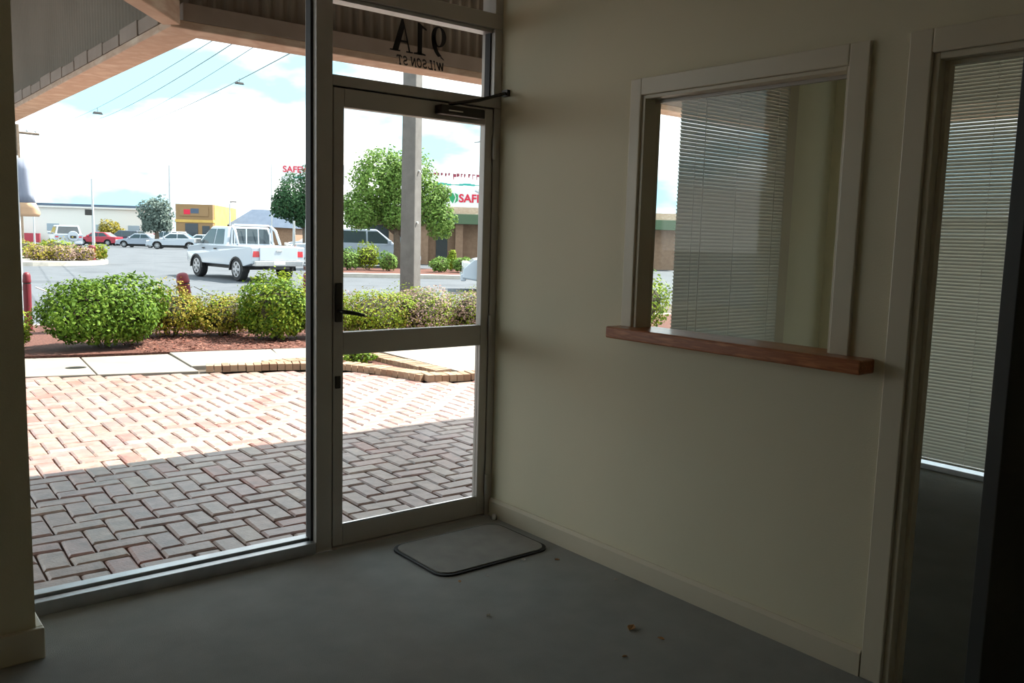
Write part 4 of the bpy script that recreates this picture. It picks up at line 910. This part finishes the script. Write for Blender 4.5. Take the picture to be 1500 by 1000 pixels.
# ================================================================== buildings across the road
M['store_brick'] = material('store_brown_brick', s2l(150, 122, 100), 0.85, vary=[s2l(132, 104, 84)], scale=6); M['green_band'] = material('dark_green_fascia', s2l(78, 100, 74), 0.6)
M['sign_white'] = material('white_sign_face', (0.85, 0.85, 0.86, 1), 0.5); M['sign_red'] = material('red_sign_letters', s2l(214, 24, 62), 0.5); M['sign_green'] = material('green_sign_logo', s2l(36, 150, 92), 0.5)
M['teal'] = material('teal_swoosh', s2l(30, 140, 130), 0.5); M['maroon'] = material('maroon_letters', s2l(140, 50, 70), 0.5)
M['yellow_wall'] = material('yellow_render', s2l(214, 180, 100), 0.8, vary=[s2l(200, 164, 84)], scale=1.5); M['brown_wall'] = material('brown_facade', s2l(150, 120, 84), 0.8); M['slate'] = material('blue_grey_roof', s2l(84, 98, 118), 0.7, vary=[s2l(74, 88, 108)], scale=2)
M['render_white'] = material('white_render', s2l(226, 224, 218), 0.8); M['dark_opening'] = material('dark_shop_glass', (0.05, 0.06, 0.07, 1), 0.15); M['poster'] = material('pale_blue_poster', s2l(150, 190, 200), 0.6)
M['shade_glass'] = material('pale_blue_window', s2l(150, 166, 178), 0.2); M['yellow_sign'] = material('yellow_sign_band', s2l(244, 214, 90), 0.6); M['orange'] = material('orange_sign_marks', s2l(214, 140, 50), 0.6)
def text_mesh(name, body, size, mat, parent, loc, bold=0.0, rz=0.0):
    cu_ = bpy.data.curves.new(name, 'FONT'); cu_.body = body; cu_.size = size; cu_.offset = bold; cu_.extrude = 0.01; cu_.align_x = 'LEFT'
    t = bpy.data.objects.new(name+'_tmp', cu_); col.objects.link(t)
    dg = bpy.context.evaluated_depsgraph_get(); me = bpy.data.meshes.new_from_object(t.evaluated_get(dg)); bpy.data.objects.remove(t)
    me.materials.clear(); me.materials.append(mat)
    o = bpy.data.objects.new(name, me); col.objects.link(o); o.parent = parent; o.location = loc; o.rotation_euler = (math.pi/2, 0, rz); return o
# store: facade plane turned towards the viewer; local x along the front, -y towards the road
st = empty('supermarket', (23.75, 34.85, -0.25), math.radians(-34)); st.scale = (1.1, 1.1, 1.1); tag(st, 'brown brick supermarket with a white sign above green fascia', 'building')
box('wall', M['store_brick'], st, (-4.4, 12.0, 0.0, 5.0, 0.0, 2.35))
box('fascia_band', M['green_band'], st, (-4.4, 12.0, -0.9, 0.3, 2.05, 2.52), 0.01); box('soffit_band', M['fascia'], st, (-4.4, 12.0, -0.5, 0.3, 2.52, 2.85))
sgn = box('sign_board', M['sign_white'], st, (-0.55, 9.5, -0.35, 0.2, 2.85, 3.75), 0.01, 'white sign board with red letters')
text_mesh('sign_lettering', 'SAFEWAY', 0.53, M['sign_red'], sgn, (0.50, -0.37, 3.10), 0.014)
lg = MB().add([(0.02, -0.365, 3.42), (0.22, -0.365, 3.52), (0.34, -0.365, 3.30), (0.22, -0.365, 3.02), (0.06, -0.365, 3.20)], [(0, 1, 2, 3, 4)]); lg.add([(0.30, -0.366, 3.52), (0.46, -0.366, 3.44), (0.46, -0.366, 3.16), (0.30, -0.366, 3.02), (0.38, -0.366, 3.28)], [(0, 1, 2, 3, 4)])
lg.build('sign_logo', M['sign_green'], sgn)
rs = box('roof_sign', M['sign_white'], st, (-1.05, 1.75, 0.3, 0.45, 3.75, 4.62), 0.0)
mk = MB(); rnd = random.Random(5)
for k in range(13):
    x = -0.95+k*0.19+rnd.uniform(-0.02, 0.03); h_ = rnd.uniform(0.10, 0.30)
    mk.box(x, x+rnd.uniform(0.03, 0.07), 0.285, 0.298, 4.46-h_, 4.46); mk.box(x, x+rnd.uniform(0.07, 0.15), 0.285, 0.298, 4.46-h_*rnd.uniform(0.2, 0.9), 4.50-h_*0.2)
mk.build('sign_marks', M['maroon'], rs)
sw = MB()
for k in range(14):
    x = -1.0+k*0.19; sw.box(x, x+0.19, 0.285, 0.298, 3.92-0.012*(k % 3), 3.92+0.03+0.07*math.sin(k*0.5)**2)
sw.build('sign_swoosh', M['teal'], rs)
for x in (-4.2, -2.6, -1.1, 0.55, 2.4): box('pier', M['store_brick'], st, (x-0.18, x+0.18, -0.55, 0.0, 0.0, 2.05), 0.01)
for x in (-3.4, -1.85):
    f = box('shop_window', M['dark_opening'], st, (x-0.65, x+0.65, -0.03, 0.0, 0.5, 1.9)); box('poster', M['poster'], f, (x-0.5, x+0.35, -0.05, -0.03, 0.75, 1.35))
box('recess', M['dark_opening'], st, (-0.55, 0.0, -0.03, 0.0, 0.0, 2.05))
# pole sign showing SAFE... beyond the darker tree
ps = empty('pole_sign', (24.6, 55.6, -0.15), math.radians(-22)); tag(ps, 'tall store sign rising behind the darker green tree', 'sign')
MB().tube([(1.3, 0, -0.2), (1.3, 0, 5.0)], 0.12, 8).build('post', M['galv'], ps); pbd = box('board', M['sign_white'], ps, (-0.9, 3.6, -0.08, 0.08, 5.0, 6.4), 0.01)
text_mesh('sign_lettering', 'SAFEWAY', 0.62, M['sign_red'], pbd, (-0.75, -0.10, 5.72), 0.01)
swo = MB()
for k in range(16): x = 0.0+k*0.2; swo.box(x, x+0.2, -0.10, -0.085, 5.30+0.01*k, 5.42+0.008*k)
swo.build('sign_swoosh', M['teal'], pbd)
# yellow and brown building with a blue grey roof
yb = empty('yellow_building', (33.5, 101.8, -0.62), math.radians(-38)); yb.scale = (1.22, 1.22, 1.22); tag(yb, 'yellow and brown shop building with a blue grey roof', 'building')
box('front_wall', M['brown_wall'], yb, (-0.9, 2.6, -3.0, -2.6, 0, 3.9)); box('parapet_band', M['yellow_wall'], yb, (-0.95, 2.65, -3.06, -2.6, 2.2, 2.45)); box('doorway', M['dark_opening'], yb, (0.0, 1.2, -3.05, -2.98, 0, 2.1)); box('shop_window', M['dark_opening'], yb, (1.6, 2.3, -3.04, -2.98, 0.7, 1.9))
fs_ = box('fascia_sign', M['brown_wall'], yb, (-0.5, 2.2, -3.08, -3.0, 2.8, 3.7)); box('sign_patch', M['sign_red'], fs_, (-0.1, 0.5, -3.10, -3.08, 2.95, 3.4)); box('sign_patch', M['slate'], fs_, (0.55, 1.3, -3.10, -3.08, 3.05, 3.5))
MB().prism([(-2.6, 0), (-2.6, 3.9), (4.2, 3.75), (4.2, 0)], 0, 2.25, 2.65).build('side_wall', M['yellow_wall'], yb)
box('back_block', M['yellow_wall'], yb, (-0.9, 2.25, -2.6, 4.2, 0, 3.3))
rf = MB().add([(2.6, 1.2, 2.1), (9.6, 1.2, 1.9), (9.0, 3.8, 3.7), (4.4, 3.8, 3.75), (2.6, 6.5, 2.1), (9.6, 6.5, 1.9)], [(0, 1, 2, 3), (4, 5, 2, 3), (0, 3, 4), (1, 2, 5)]); rf.build('roof', M['slate'], yb)
box('low_wall', M['store_brick'], yb, (2.65, 9.2, 1.7, 6.0, 0, 2.0))
# long white building with yellow sign
wbd = empty('long_building', (13.0, 116.0, -0.9), math.radians(-24)); wbd.scale = (1.2, 1.2, 1.2); tag(wbd, 'long low white building with a yellow sign far along the road', 'building')
box('wall', M['render_white'], wbd, (-4.0, 17.0, 0, 8, 0, 3.6)); box('parapet', M['slate'], wbd, (4.0, 16.0, -0.2, 8, 3.75, 4.0)); box('roof_strip', M['render_white'], wbd, (-4.2, 17.2, -0.3, 8.2, 3.6, 3.75))
ysn = box('sign_band', M['yellow_sign'], wbd, (-0.6, 3.6, -0.15, 0.0, 2.3, 3.4)); mk = MB()
for k in range(9): mk.box(-0.2+k*0.4, -0.2+k*0.4+0.22, -0.17, -0.15, 2.6, 2.75+0.3*((k*7) % 3)/2)
mk.build('sign_marks', M['orange'], ysn)
for x in (6.0, 10.5, 13.5): box('window', M['shade_glass'], wbd, (x, x+1.1, -0.04, 0.0, 1.3, 2.0))
box('brick_base', M['car_red'], wbd, (3.4, 5.6, -1.2, -0.8, 0, 1.0))
# left shop with a dark sign and the canvas drop
lb = empty('corner_shop', (8.9, 72.0, -0.2), math.radians(-10)); tag(lb, 'small far shop with a grey sign left of the four wheel drive', 'building')
box('wall', M['render_white'], lb, (-6.0, 0.6, 0, 6, 0, 2.3)); box('sign_panel', M['slate'], lb, (-1.3, 0.5, -0.3, -0.1, 2.2, 3.3)); box('shop_window', M['dark_opening'], lb, (-1.2, 0.2, -0.05, 0, 0.5, 1.9)); box('post', M['galv'], lb, (0.42, 0.5, -0.4, -0.32, 0, 3.6))
M['canvas'] = material('grey_canvas', s2l(140, 146, 162), 0.85, vary=[s2l(122, 128, 146)], scale=4, stretch=(6, 6, 0.4)); M['canvas_tan'] = material('tan_canvas_hem', s2l(196, 160, 130), 0.85)
cn = empty('canvas_drop', (0.40, 14.9, 1.55)); tag(cn, 'grey canvas awning drop with a tan hem at the left edge', 'awning')
def canvas(rows, mat, nm):
    g = MB(); vs = []
    for z, w in rows:
        for k in range(9): t = k/8; vs.append((-0.5+t*(0.5+w), -0.05*math.sin(t*9)-0.06*t*(1.2-z), z))
    g.add(vs, [(i*9+k, i*9+k+1, (i+1)*9+k+1, (i+1)*9+k) for i in range(len(rows)-1) for k in range(8)]); o = g.build(nm, mat, cn, smooth=True); md = o.modifiers.new('thick', 'SOLIDIFY'); md.thickness = 0.012
canvas([(1.06, 0.17), (0.85, 0.18), (0.6, 0.195), (0.4, 0.22), (0.25, 0.255)], M['canvas'], 'drop'); canvas([(0.25, 0.255), (0.15, 0.30), (0.06, 0.33), (0.0, 0.30)], M['canvas_tan'], 'hem')
MB().tube([(-0.02, 0.0, -1.7), (-0.02, 0.0, 1.1)], 0.03, 8).build('pole', M['galv'], cn)
